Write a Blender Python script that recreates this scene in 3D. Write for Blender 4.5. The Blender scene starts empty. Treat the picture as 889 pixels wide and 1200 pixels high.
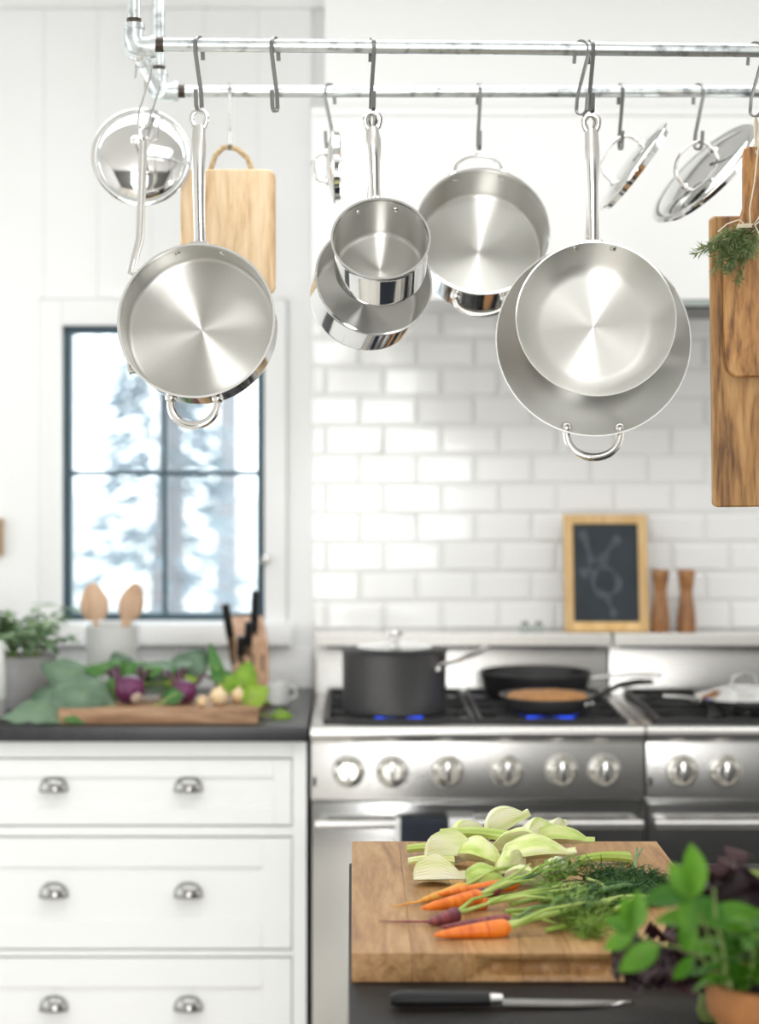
import bpy, bmesh, math, random
from mathutils import Vector, Matrix, Euler, noise
R = math.radians
PI = math.pi
rnd = random.Random(7)
SC = bpy.context.scene
COL = SC.collection

# ---------------------------------------------------------------- camera, world, lights
F, CX, CY, CZ = 2270.0, 412.0, 512.0, 1.57       # focal length in pixels, principal point, eye height
cam_d = bpy.data.cameras.new('camera')
cam_d.sensor_width = 36.0
cam_d.lens = F / 1200 * 36
cam_d.shift_x = (444.5 - CX) / 1200
cam_d.shift_y = -(600 - CY) / 1200
cam_d.clip_start = 0.05
cam_d.clip_end = 200
cam_d.dof.use_dof = True
cam_d.dof.focus_distance = 2.86
cam_d.dof.aperture_fstop = 2.9
cam = bpy.data.objects.new('camera', cam_d)
COL.objects.link(cam)
cam.location = (0, 0, CZ)
cam.rotation_euler = (R(90), 0, 0)
SC.camera = cam
SC.view_settings.view_transform = 'Standard'
SC.view_settings.look = 'None'
SC.view_settings.gamma = 1.0
SC.view_settings.exposure = 0.07

world = bpy.data.worlds.new('world')
SC.world = world
world.use_nodes = True
wn = world.node_tree
wn.nodes['Background'].inputs[0].default_value = (0.86, 0.94, 1.0, 1)
wn.nodes['Background'].inputs[1].default_value = 4.2


def area(name, loc, rot, sx, sy, power, color=(1, 1, 1)):
    l = bpy.data.lights.new(name, 'AREA')
    l.shape = 'RECTANGLE'
    l.size, l.size_y = sx, sy
    l.energy = power
    l.color = color
    o = bpy.data.objects.new(name, l)
    COL.objects.link(o)
    o.location = loc
    o.rotation_euler = rot
    return o


area('added_fill_over_aisle', (0.2, 3.30, 2.755), (0, 0, 0), 4.0, 0.8, 32, (1.0, 1.0, 0.99))  # lamp added below the closed ceiling to brighten the back of the room
area('added_highlight_over_island', (0.30, 1.6, 2.755), (0, 0, 0), 0.7, 1.0, 6, (1.0, 1.0, 0.99))  # lamp added for the highlights in the pans, no opening above it
area('added_light_left', (-2.36, 3.4, 1.45), (0, R(-90), 0), 1.7, 2.2, 16, (0.96, 0.99, 1.0))  # lamp added by the solid left wall as assumed window light, no opening built
area('added_light_behind', (0.05, -2.5, 1.50), (R(90), 0, 0), 1.2, 2.3, 96, (1.0, 1.0, 0.99))  # unseen lamp added behind the camera for assumed window light, front wall is closed
area('added_fill_right', (3.55, 3.2, 1.45), (0, R(90), 0), 1.7, 2.0, 14, (1.0, 0.995, 0.98))  # unseen fill lamp added in front of the solid right wall


def P(px, py, d):
    return Vector(((px - CX) * d / F, d, CZ - (py - CY) * d / F))


def on(px, py, z):
    d = (CZ - z) * F / (py - CY)
    return Vector(((px - CX) * d / F, d, z))


# ---------------------------------------------------------------- materials
def nmat(name):
    m = bpy.data.materials.new(name)
    m.use_nodes = True
    nt = m.node_tree
    return m, nt, nt.nodes['Principled BSDF']


def lnk(nt, a, b):
    nt.links.new(a, b)


def plain(name, col, rough=0.5, metal=0.0, bump=0.0, bscale=60, var=0.0, coat=0.0, spec=0.5, sss=0.0, emit=None, estr=1.0):
    m, nt, b = nmat(name)
    b.inputs['Base Color'].default_value = (*col, 1)
    b.inputs['Roughness'].default_value = rough
    b.inputs['Metallic'].default_value = metal
    b.inputs['Coat Weight'].default_value = coat
    b.inputs['Specular IOR Level'].default_value = spec
    if sss:
        b.inputs['Subsurface Weight'].default_value = sss
        b.inputs['Subsurface Scale'].default_value = 0.008
    if emit:
        b.inputs['Emission Color'].default_value = (*emit, 1)
        b.inputs['Emission Strength'].default_value = estr
    if bump or var:
        tc = nt.nodes.new('ShaderNodeTexCoord')
        n = nt.nodes.new('ShaderNodeTexNoise')
        n.inputs['Scale'].default_value = bscale
        n.inputs['Detail'].default_value = 4
        lnk(nt, tc.outputs['Object'], n.inputs['Vector'])
        if bump:
            bp = nt.nodes.new('ShaderNodeBump')
            bp.inputs['Strength'].default_value = bump
            bp.inputs['Distance'].default_value = 0.002
            lnk(nt, n.outputs['Fac'], bp.inputs['Height'])
            lnk(nt, bp.outputs['Normal'], b.inputs['Normal'])
        if var:
            r = nt.nodes.new('ShaderNodeValToRGB')
            r.color_ramp.elements[0].position = 0.3
            r.color_ramp.elements[1].position = 0.7
            r.color_ramp.elements[0].color = (*[c * (1 - var) for c in col], 1)
            r.color_ramp.elements[1].color = (*[min(1, c * (1 + var * 0.6)) for c in col], 1)
            lnk(nt, n.outputs['Fac'], r.inputs['Fac'])
            lnk(nt, r.outputs['Color'], b.inputs['Base Color'])
    return m


def ramp(nt, stops):
    r = nt.nodes.new('ShaderNodeValToRGB')
    e = r.color_ramp.elements
    while len(e) < len(stops):
        e.new(0.5)
    for i, (p, c) in enumerate(stops):
        e[i].position = p
        e[i].color = (*c, 1)
    return r


def wood(name, c1, c2, c3, axis='X', scale=14, rough=0.5, stretch=9, knots=0.0):
    """streaky grain running along one object axis; every piece gets its own offset and tone"""
    m, nt, b = nmat(name)
    tc = nt.nodes.new('ShaderNodeTexCoord')
    oi = nt.nodes.new('ShaderNodeObjectInfo')
    mp = nt.nodes.new('ShaderNodeMapping')
    s = [scale] * 3
    s['XYZ'.index(axis)] = scale / stretch
    mp.inputs['Scale'].default_value = s
    mul = nt.nodes.new('ShaderNodeVectorMath')
    mul.operation = 'SCALE'
    mul.inputs[0].default_value = (13.1, 7.7, 5.3)
    lnk(nt, oi.outputs['Random'], mul.inputs['Scale'])
    lnk(nt, tc.outputs['Object'], mp.inputs['Vector'])
    lnk(nt, mul.outputs['Vector'], mp.inputs['Location'])
    n = nt.nodes.new('ShaderNodeTexNoise')
    n.inputs['Scale'].default_value = 1.6
    n.inputs['Detail'].default_value = 6
    n.inputs['Distortion'].default_value = 1.2
    lnk(nt, mp.outputs['Vector'], n.inputs['Vector'])
    n2 = nt.nodes.new('ShaderNodeTexNoise')
    n2.inputs['Scale'].default_value = 9
    n2.inputs['Detail'].default_value = 3
    lnk(nt, mp.outputs['Vector'], n2.inputs['Vector'])
    mx = nt.nodes.new('ShaderNodeMath')
    mx.operation = 'MULTIPLY_ADD'
    mx.inputs[1].default_value = 0.35
    lnk(nt, n2.outputs['Fac'], mx.inputs[0])
    lnk(nt, n.outputs['Fac'], mx.inputs[2])
    r = ramp(nt, [(0.45, c1), (0.66, c2), (0.86, c3)])
    lnk(nt, mx.outputs[0], r.inputs['Fac'])
    hs = nt.nodes.new('ShaderNodeHueSaturation')
    mr = nt.nodes.new('ShaderNodeMapRange')
    mr.inputs['To Min'].default_value = 0.88
    mr.inputs['To Max'].default_value = 1.10
    lnk(nt, oi.outputs['Random'], mr.inputs['Value'])
    lnk(nt, mr.outputs[0], hs.inputs['Value'])
    lnk(nt, r.outputs['Color'], hs.inputs['Color'])
    out = hs.outputs['Color']
    if knots:
        v = nt.nodes.new('ShaderNodeTexVoronoi')
        v.inputs['Scale'].default_value = knots
        mp2 = nt.nodes.new('ShaderNodeMapping')
        s2 = [1.0] * 3
        s2['XYZ'.index(axis)] = 0.45
        mp2.inputs['Scale'].default_value = s2
        lnk(nt, tc.outputs['Object'], mp2.inputs['Vector'])
        lnk(nt, mp2.outputs['Vector'], v.inputs['Vector'])
        r2 = ramp(nt, [(0.08, (0.10, 0.05, 0.02)), (0.30, (1, 1, 1))])
        lnk(nt, v.outputs['Distance'], r2.inputs['Fac'])
        mm = nt.nodes.new('ShaderNodeMix')
        mm.data_type = 'RGBA'
        mm.blend_type = 'MULTIPLY'
        mm.inputs['Factor'].default_value = 0.8
        lnk(nt, out, mm.inputs['A'])
        lnk(nt, r2.outputs['Color'], mm.inputs['B'])
        out = mm.outputs['Result']
    lnk(nt, out, b.inputs['Base Color'])
    b.inputs['Roughness'].default_value = rough
    bp = nt.nodes.new('ShaderNodeBump')
    bp.inputs['Strength'].default_value = 0.12
    bp.inputs['Distance'].default_value = 0.001
    lnk(nt, mx.outputs[0], bp.inputs['Height'])
    lnk(nt, bp.outputs['Normal'], b.inputs['Normal'])
    return m


def steel(name, col=(0.78, 0.775, 0.75), rough=0.3, aniso=0.0, rot=0.0, radial=False, lines=None):
    m, nt, b = nmat(name)
    b.inputs['Base Color'].default_value = (*col, 1)
    b.inputs['Metallic'].default_value = 1
    b.inputs['Roughness'].default_value = rough
    if radial:
        t = nt.nodes.new('ShaderNodeTangent')
        t.direction_type = 'RADIAL'
        t.axis = 'Z'
        lnk(nt, t.outputs[0], b.inputs['Tangent'])
        b.inputs['Anisotropic'].default_value = aniso
        b.inputs['Anisotropic Rotation'].default_value = rot
    if lines:
        tc = nt.nodes.new('ShaderNodeTexCoord')
        mp = nt.nodes.new('ShaderNodeMapping')
        mp.inputs['Scale'].default_value = lines
        lnk(nt, tc.outputs['Object'], mp.inputs['Vector'])
        n = nt.nodes.new('ShaderNodeTexNoise')
        n.inputs['Scale'].default_value = 1
        n.inputs['Detail'].default_value = 3
        lnk(nt, mp.outputs['Vector'], n.inputs['Vector'])
        bp = nt.nodes.new('ShaderNodeBump')
        bp.inputs['Strength'].default_value = 0.08
        bp.inputs['Distance'].default_value = 0.001
        lnk(nt, n.outputs['Fac'], bp.inputs['Height'])
        lnk(nt, bp.outputs['Normal'], b.inputs['Normal'])
    return m


def leafmat(name, c1, c2, rough=0.45, scale=30, trans=0.25):
    m, nt, b = nmat(name)
    tc = nt.nodes.new('ShaderNodeTexCoord')
    oi = nt.nodes.new('ShaderNodeObjectInfo')
    n = nt.nodes.new('ShaderNodeTexNoise')
    n.inputs['Scale'].default_value = scale
    n.inputs['Detail'].default_value = 3
    lnk(nt, tc.outputs['Object'], n.inputs['Vector'])
    ad = nt.nodes.new('ShaderNodeMath')
    ad.operation = 'MULTIPLY_ADD'
    ad.inputs[1].default_value = 0.45
    ad.inputs[2].default_value = -0.22
    lnk(nt, oi.outputs['Random'], ad.inputs[0])
    ad2 = nt.nodes.new('ShaderNodeMath')
    lnk(nt, ad.outputs[0], ad2.inputs[0])
    lnk(nt, n.outputs['Fac'], ad2.inputs[1])
    r = ramp(nt, [(0.28, c1), (0.72, c2)])
    lnk(nt, ad2.outputs[0], r.inputs['Fac'])
    lnk(nt, r.outputs['Color'], b.inputs['Base Color'])
    b.inputs['Roughness'].default_value = rough
    if trans:
        tr = nt.nodes.new('ShaderNodeBsdfTranslucent')
        lnk(nt, r.outputs['Color'], tr.inputs['Color'])
        mx = nt.nodes.new('ShaderNodeMixShader')
        mx.inputs[0].default_value = trans
        lnk(nt, b.outputs[0], mx.inputs[1])
        lnk(nt, tr.outputs[0], mx.inputs[2])
        lnk(nt, mx.outputs[0], nt.nodes['Material Output'].inputs['Surface'])
    return m


def striped(name, cols, axis='X', scale=(3, 60, 60), rough=0.4, sss=0.0):
    """vegetable skin: soft streaks running along the length"""
    m, nt, b = nmat(name)
    tc = nt.nodes.new('ShaderNodeTexCoord')
    oi = nt.nodes.new('ShaderNodeObjectInfo')
    mp = nt.nodes.new('ShaderNodeMapping')
    mp.inputs['Scale'].default_value = scale
    mul = nt.nodes.new('ShaderNodeVectorMath')
    mul.operation = 'SCALE'
    mul.inputs[0].default_value = (11, 17, 5)
    lnk(nt, oi.outputs['Random'], mul.inputs['Scale'])
    lnk(nt, mul.outputs['Vector'], mp.inputs['Location'])
    lnk(nt, tc.outputs['Object'], mp.inputs['Vector'])
    n = nt.nodes.new('ShaderNodeTexNoise')
    n.inputs['Scale'].default_value = 1.0
    n.inputs['Detail'].default_value = 4
    lnk(nt, mp.outputs['Vector'], n.inputs['Vector'])
    k = len(cols)
    r = ramp(nt, [(0.3 + 0.4 * i / (k - 1), c) for i, c in enumerate(cols)])
    lnk(nt, n.outputs['Fac'], r.inputs['Fac'])
    lnk(nt, r.outputs['Color'], b.inputs['Base Color'])
    b.inputs['Roughness'].default_value = rough
    bp = nt.nodes.new('ShaderNodeBump')
    bp.inputs['Strength'].default_value = 0.25
    bp.inputs['Distance'].default_value = 0.001
    lnk(nt, n.outputs['Fac'], bp.inputs['Height'])
    lnk(nt, bp.outputs['Normal'], b.inputs['Normal'])
    if sss:
        b.inputs['Subsurface Weight'].default_value = sss
        b.inputs['Subsurface Scale'].default_value = 0.01
    return m


M = {}
M['wall'] = plain('white_wall_paint', (0.91, 0.915, 0.91), 0.55)
M['front'] = plain('grey_green_paint', (0.22, 0.225, 0.22), 0.6)
M['ceiling'] = plain('white_ceiling_paint', (0.88, 0.88, 0.87), 0.7)
M['floor'] = wood('pale_floor_boards', (0.72, 0.67, 0.60), (0.80, 0.76, 0.70), (0.86, 0.82, 0.76), 'Y', 8, 0.35)
M['trim'] = plain('white_trim_gloss', (0.88, 0.885, 0.88), 0.35)
M['cab'] = plain('white_cabinet_paint', (0.90, 0.91, 0.905), 0.4)
M['gap'] = plain('shadow_gap_grey_green', (0.42, 0.47, 0.45), 0.8)
M['tile'] = plain('white_glazed_tile', (0.93, 0.93, 0.92), 0.16, coat=0.25, bump=0.015, bscale=14)
M['grout'] = plain('pale_grout', (0.78, 0.78, 0.75), 0.9, bump=0.2, bscale=200)
M['stone'] = plain('black_honed_stone', (0.018, 0.019, 0.022), 0.32, var=0.3, bscale=25)
M['island'] = plain('black_island_top', (0.014, 0.013, 0.013), 0.55, var=0.4, bscale=18, spec=0.25)
M['frame'] = plain('blue_black_window_paint', (0.035, 0.075, 0.10), 0.45)
M['range'] = steel('brushed_range_steel', (0.64, 0.63, 0.61), 0.27, lines=(3, 3, 500))
M['range_dark'] = steel('brushed_door_steel', (0.58, 0.58, 0.57), 0.16, lines=(2, 2, 300))
M['polish'] = steel('polished_steel', (0.80, 0.80, 0.79), 0.07)
M['satin'] = steel('satin_cast_steel', (0.74, 0.73, 0.71), 0.17)
M['radial'] = steel('spun_brushed_steel', (0.64, 0.635, 0.605), 0.32, 1.0, 0.25, True)
M['hook'] = steel('dull_hook_steel', (0.25, 0.25, 0.245), 0.33)
M['pull'] = steel('brushed_nickel', (0.36, 0.36, 0.345), 0.22)
M['knob'] = steel('knob_steel', (0.70, 0.68, 0.63), 0.2)
m, nt, b = nmat('galvanized_pipe')
b.inputs['Metallic'].default_value = 0.85
b.inputs['Roughness'].default_value = 0.3
tc = nt.nodes.new('ShaderNodeTexCoord')
n = nt.nodes.new('ShaderNodeTexNoise')
n.inputs['Scale'].default_value = 55
n.inputs['Detail'].default_value = 6
lnk(nt, tc.outputs['Object'], n.inputs['Vector'])
r = ramp(nt, [(0.30, (0.34, 0.36, 0.38)), (0.48, (0.70, 0.75, 0.76)), (0.8, (0.80, 0.85, 0.86))])
lnk(nt, n.outputs['Fac'], r.inputs['Fac'])
lnk(nt, r.outputs['Color'], b.inputs['Base Color'])
M['galv'] = m
M['thread'] = plain('dark_pipe_thread', (0.07, 0.055, 0.045), 0.5, 0.6)
M['iron'] = plain('black_cast_iron', (0.016, 0.016, 0.017), 0.42, 0.0, bump=0.25, bscale=250)
M['enamel'] = plain('black_enamel', (0.012, 0.012, 0.013), 0.14)
M['anod'] = plain('grey_anodized', (0.115, 0.115, 0.118), 0.38, 0.5)
M['black'] = plain('black_plastic', (0.010, 0.010, 0.011), 0.45, spec=0.3)
M['slot'] = plain('slot_and_shade_black', (0.006, 0.006, 0.006), 0.6)
M['maple'] = wood('pale_maple', (0.54, 0.34, 0.17), (0.75, 0.54, 0.32), (0.83, 0.65, 0.43), 'Z', 22, 0.5, 7)
M['butcher'] = wood('butcher_block_maple', (0.27, 0.13, 0.045), (0.42, 0.225, 0.085), (0.52, 0.31, 0.135), 'Y', 26, 0.42, 9)
M['olive'] = wood('olive_wood', (0.11, 0.040, 0.010), (0.43, 0.20, 0.058), (0.60, 0.33, 0.115), 'Z', 24, 0.45, 5)
M['acacia'] = wood('old_acacia', (0.11, 0.045, 0.013), (0.42, 0.21, 0.065), (0.58, 0.34, 0.13), 'Z', 26, 0.5, 9, knots=7)
M['walnut'] = wood('rough_edge_board', (0.16, 0.08, 0.04), (0.34, 0.19, 0.10), (0.46, 0.29, 0.17), 'X', 20, 0.55, 8)
M['pine'] = wood('frame_pine', (0.60, 0.36, 0.12), (0.74, 0.48, 0.20), (0.80, 0.56, 0.28), 'Z', 20, 0.5, 8)
M['spoon'] = wood('spoon_beech', (0.56, 0.34, 0.20), (0.70, 0.46, 0.30), (0.76, 0.53, 0.36), 'Z', 20, 0.55, 7)
M['mill'] = wood('turned_mill_wood', (0.16, 0.06, 0.02), (0.30, 0.13, 0.045), (0.42, 0.21, 0.08), 'Z', 22, 0.35, 6)
M['block'] = wood('knife_block_wood', (0.36, 0.19, 0.10), (0.52, 0.31, 0.19), (0.60, 0.38, 0.25), 'Z', 20, 0.5, 7)
M['slate'] = plain('chalkboard_slate', (0.030, 0.040, 0.050), 0.75, var=0.25, bscale=12)
M['chalk'] = plain('smudged_chalk', (0.095, 0.11, 0.125), 0.95, var=0.35, bscale=50)
M['rope'] = striped('sisal_rope', [(0.42, 0.30, 0.16), (0.66, 0.50, 0.30)], 'Z', (150, 150, 150), 0.9)
M['twine'] = plain('cotton_twine', (0.72, 0.64, 0.50), 0.9)
M['terra'] = plain('terracotta', (0.40, 0.165, 0.052), 0.75, bump=0.2, bscale=40, var=0.22)
M['soil'] = plain('potting_soil', (0.03, 0.02, 0.012), 0.95, bump=0.8, bscale=120)
M['cement'] = plain('grey_cement', (0.42, 0.41, 0.41), 0.85, var=0.12, bscale=20)
M['ceramic'] = plain('white_ceramic', (0.80, 0.81, 0.79), 0.25)
M['carrot'] = striped('carrot_orange', [(0.66, 0.12, 0.008), (0.82, 0.195, 0.012), (0.88, 0.26, 0.025)], 'X', (160, 25, 25), 0.4, 0.15)
M['carrot_y'] = striped('carrot_yellow', [(0.66, 0.25, 0.03), (0.80, 0.38, 0.05), (0.84, 0.46, 0.09)], 'X', (140, 25, 25), 0.42, 0.15)
M['carrot_p'] = striped('carrot_purple', [(0.10, 0.018, 0.03), (0.20, 0.035, 0.055), (0.36, 0.09, 0.06)], 'X', (170, 30, 30), 0.42)
M['stalk'] = striped('green_stalk', [(0.22, 0.36, 0.05), (0.36, 0.50, 0.10), (0.52, 0.62, 0.20)], 'X', (20, 20, 20), 0.4)
M['stalk_d'] = striped('dark_green_stalk', [(0.045, 0.13, 0.025), (0.10, 0.22, 0.05), (0.2, 0.34, 0.09)], 'X', (20, 20, 20), 0.4)
M['fennel'] = striped('fennel_pale', [(0.46, 0.62, 0.11), (0.74, 0.81, 0.34), (0.88, 0.88, 0.60)], 'X', (7, 65, 65), 0.35, 0.15)
M['fennel_w'] = striped('fennel_cut_white', [(0.64, 0.74, 0.26), (0.87, 0.88, 0.58), (0.93, 0.92, 0.76)], 'X', (9, 60, 30), 0.35, 0.2)
M['fennel_g'] = striped('fennel_green', [(0.36, 0.52, 0.08), (0.52, 0.64, 0.17), (0.68, 0.74, 0.32)], 'X', (6, 90, 90), 0.35, 0.1)
M['frond'] = leafmat('fennel_frond', (0.03, 0.10, 0.022), (0.14, 0.26, 0.07), 0.5, 45, 0.25)
M['parsley'] = leafmat('carrot_leaf', (0.07, 0.17, 0.02), (0.22, 0.36, 0.05), 0.5, 60, 0.2)
M['basil'] = leafmat('mint_leaf', (0.035, 0.15, 0.006), (0.13, 0.33, 0.018), 0.55, 25, 0.35)
M['mstem'] = plain('mint_stem', (0.25, 0.34, 0.10), 0.5, var=0.3)
M['lettuce'] = leafmat('red_lettuce_leaf', (0.018, 0.006, 0.010), (0.055, 0.018, 0.022), 0.62, 50, 0.12)
M['lettuce_g'] = leafmat('green_lettuce_leaf', (0.20, 0.33, 0.05), (0.40, 0.50, 0.12), 0.45, 40, 0.3)
M['herb'] = leafmat('pale_herb_leaf', (0.15, 0.26, 0.13), (0.38, 0.52, 0.30), 0.55, 30, 0.35)
M['kale'] = leafmat('blue_green_leaf', (0.055, 0.11, 0.065), (0.19, 0.29, 0.19), 0.5, 22, 0.2)
M['kohl'] = plain('kohlrabi_purple', (0.13, 0.018, 0.085), 0.3, var=0.4, bscale=30)
M['kohl_c'] = plain('kohlrabi_cut', (0.62, 0.52, 0.42), 0.5)
M['onion'] = striped('onion_skin', [(0.66, 0.44, 0.20), (0.78, 0.58, 0.34), (0.82, 0.66, 0.44)], 'Z', (60, 60, 6), 0.35)
M['chard'] = leafmat('bright_green_leaf', (0.20, 0.40, 0.02), (0.36, 0.55, 0.06), 0.45, 25, 0.35)
M['chard_d'] = leafmat('deep_green_leaf', (0.04, 0.16, 0.03), (0.10, 0.26, 0.05), 0.45, 25, 0.25)
M['rosemary'] = leafmat('rosemary_needle', (0.13, 0.20, 0.07), (0.36, 0.43, 0.21), 0.55, 80, 0.3)
M['twig'] = plain('brown_twig', (0.16, 0.11, 0.05), 0.8)
M['food'] = plain('browned_food', (0.50, 0.24, 0.08), 0.6, bump=0.7, bscale=90, var=0.35)
M['navy'] = plain('navy_linen', (0.018, 0.022, 0.035), 0.9, bump=0.3, bscale=500)
M['linen'] = plain('white_linen', (0.80, 0.80, 0.79), 0.9, bump=0.3, bscale=500)
M['flame'] = plain('blue_gas_flame', (0.02, 0.05, 0.3), 0.5, emit=(0.03, 0.10, 0.95), estr=1.6)
M['blade'] = steel('knife_blade_steel', (0.30, 0.29, 0.28), 0.14)
M['tree'] = leafmat('tree_needles', (0.26, 0.30, 0.33), (0.46, 0.51, 0.54), 0.8, 2, 0.3)
M['bark'] = plain('grey_bark', (0.24, 0.23, 0.24), 0.9)
M['ground'] = plain('pale_gravel', (0.6, 0.6, 0.58), 0.9)
M['copper'] = plain('old_picture_wood', (0.42, 0.28, 0.15), 0.6)
m, nt, b = nmat('window_glass')
tr = nt.nodes.new('ShaderNodeBsdfTransparent')
tr.inputs[0].default_value = (0.96, 0.98, 0.98, 1)
gl = nt.nodes.new('ShaderNodeBsdfGlossy')
gl.inputs['Roughness'].default_value = 0.02
mx = nt.nodes.new('ShaderNodeMixShader')
mx.inputs[0].default_value = 0.06
lnk(nt, tr.outputs[0], mx.inputs[1])
lnk(nt, gl.outputs[0], mx.inputs[2])
lnk(nt, mx.outputs[0], nt.nodes['Material Output'].inputs['Surface'])
M['glass'] = m


# ---------------------------------------------------------------- mesh builder
def frame_along(path):
    """parallel-transport frames along a list of points"""
    n = len(path)
    T = []
    for i in range(n):
        a = path[max(0, i - 1)]
        b_ = path[min(n - 1, i + 1)]
        t = (b_ - a)
        T.append(t.normalized() if t.length > 1e-9 else Vector((0, 0, 1)))
    ref = Vector((1, 0, 0)) if abs(T[0].x) < 0.9 else Vector((0, 1, 0))
    u = (ref - T[0] * ref.dot(T[0])).normalized()
    out = []
    for t in T:
        u = u - t * u.dot(t)
        u = u.normalized() if u.length > 1e-6 else t.orthogonal().normalized()
        out.append((t, u, t.cross(u)))
    return out


class MB:
    def __init__(self):
        self.v, self.f, self.mi, self.cur = [], [], [], 0

    def face(self, *idx):
        self.f.append(tuple(idx))
        self.mi.append(self.cur)

    def box(self, x0, x1, y0, y1, z0, z1):
        b0 = len(self.v)
        for z in (z0, z1):
            for (x, y) in ((x0, y0), (x1, y0), (x1, y1), (x0, y1)):
                self.v.append(Vector((x, y, z)))
        for q in ((3, 2, 1, 0), (4, 5, 6, 7), (0, 1, 5, 4), (1, 2, 6, 5), (2, 3, 7, 6), (3, 0, 4, 7)):
            self.face(*[b0 + i for i in q])
        return self

    def tube(self, path, rad, n=10, caps=True, closed=False, sx=1.0, sy=1.0, up=None):
        """tube along points; rad number or list; sx, sy flatten the section; up fixes the section's first axis"""
        path = [Vector(p) for p in path]
        if not isinstance(rad, (list, tuple)):
            rad = [rad] * len(path)
        fr = frame_along(path)
        if closed:
            k = len(path)
            fr = []
            for i in range(k):
                t = (path[(i + 1) % k] - path[i - 1]).normalized()
                u = Vector(up) if up is not None else t.orthogonal()
                u = (u - t * u.dot(t)).normalized()
                fr.append((t, u, t.cross(u)))
        elif up is not None:
            fr2 = []
            for (t, u, w) in fr:
                u = Vector(up) - t * Vector(up).dot(t)
                u.normalize()
                fr2.append((t, u, t.cross(u)))
            fr = fr2
        b0 = len(self.v)
        for p, r_, (t, u, w) in zip(path, rad, fr):
            for j in range(n):
                a = 2 * PI * j / n
                self.v.append(p + u * (math.cos(a) * r_ * sx) + w * (math.sin(a) * r_ * sy))
        k = len(path)
        for i in range(k if closed else k - 1):
            i2 = (i + 1) % k
            for j in range(n):
                j2 = (j + 1) % n
                self.face(b0 + i * n + j, b0 + i * n + j2, b0 + i2 * n + j2, b0 + i2 * n + j)
        if caps and not closed:
            self.face(*[b0 + j for j in reversed(range(n))])
            self.face(*[b0 + (k - 1) * n + j for j in range(n)])
        return self

    def lathe(self, prof, n=48, mi=None, cx=0, cy=0, cz=0):
        """profile of (r, z) revolved round Z; mi optional material index per segment"""
        b0 = len(self.v)
        rows = []
        for (r_, z) in prof:
            if r_ < 1e-6:
                rows.append([len(self.v)])
                self.v.append(Vector((cx, cy, cz + z)))
            else:
                rows.append(list(range(len(self.v), len(self.v) + n)))
                for j in range(n):
                    a = 2 * PI * j / n
                    self.v.append(Vector((cx + r_ * math.cos(a), cy + r_ * math.sin(a), cz + z)))
        for i in range(len(rows) - 1):
            A, B = rows[i], rows[i + 1]
            if mi:
                self.cur = mi[i]
            for j in range(n):
                j2 = (j + 1) % n
                if len(A) == 1 and len(B) == 1:
                    continue
                if len(A) == 1:
                    self.face(A[0], B[j2], B[j])
                elif len(B) == 1:
                    self.face(A[j], A[j2], B[0])
                else:
                    self.face(A[j], A[j2], B[j2], B[j])
        return self

    def grid(self, rows):
        """rows of equal-length point lists -> quads"""
        b0 = len(self.v)
        w = len(rows[0])
        for r_ in rows:
            self.v.extend(Vector(p) for p in r_)
        for i in range(len(rows) - 1):
            for j in range(w - 1):
                a = b0 + i * w + j
                self.face(a, a + 1, a + w + 1, a + w)
        return self

    def quad(self, a, b_, c, d):
        k = len(self.v)
        self.v += [Vector(a), Vector(b_), Vector(c), Vector(d)]
        self.face(k, k + 1, k + 2, k + 3)

    def tri(self, a, b_, c):
        k = len(self.v)
        self.v += [Vector(a), Vector(b_), Vector(c)]
        self.face(k, k + 1, k + 2)

    def ball(self, c, r_, n=12, sz=1.0):
        c = Vector(c)
        prof = [(math.sin(PI * i / (n // 2)) * r_, -math.cos(PI * i / (n // 2)) * r_ * sz) for i in range(n // 2 + 1)]
        prof[0] = (0, -r_ * sz)
        prof[-1] = (0, r_ * sz)
        return self.lathe(prof, n, None, c.x, c.y, c.z)

    def xf(self, mtx, start=0):
        for i in range(start, len(self.v)):
            self.v[i] = mtx @ self.v[i]
        return self

    def mesh(self, name, mats, smooth=True, bevel=0.0, segs=2, fix=True):
        me = bpy.data.meshes.new(name)
        me.from_pydata([tuple(v) for v in self.v], [], self.f)
        me.polygons.foreach_set('material_index', self.mi)
        for mt in (mats if isinstance(mats, (list, tuple)) else [mats]):
            me.materials.append(M[mt] if isinstance(mt, str) else mt)
        if bevel or fix:
            bm = bmesh.new()
            bm.from_mesh(me)
            if bevel:
                bmesh.ops.bevel(bm, geom=bm.edges[:], offset=bevel, segments=segs, affect='EDGES', profile=0.7, clamp_overlap=True)
            bmesh.ops.recalc_face_normals(bm, faces=bm.faces[:])
            bm.to_mesh(me)
            bm.free()
        if smooth:
            me.polygons.foreach_set('use_smooth', [True] * len(me.polygons))
            try:
                me.set_sharp_from_angle(angle=R(38))
            except Exception:
                pass
        me.update()
        return me


def link(name, me, parent=None, loc=(0, 0, 0), rot=None, mtx=None):
    o = bpy.data.objects.new(name, me)
    COL.objects.link(o)
    if parent is not None:
        o.parent = parent
    if mtx is not None:
        o.matrix_local = mtx
    else:
        o.location = loc
        if rot is not None:
            o.rotation_euler = rot
    return o


def obj(name, mb, mats, parent=None, loc=(0, 0, 0), rot=None, smooth=True, bevel=0.0, segs=2, fix=True, kind=None, label=None):
    o = link(name, mb.mesh(name, mats, smooth, bevel, segs, fix), parent, loc, rot)
    if kind:
        o['kind'] = kind
    if label:
        o['label'] = label
    return o


def tag(o, label, cat, group=None, kind=None):
    o['label'] = label
    o['category'] = cat
    if group:
        o['group'] = group
    if kind:
        o['kind'] = kind
    return o


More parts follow.
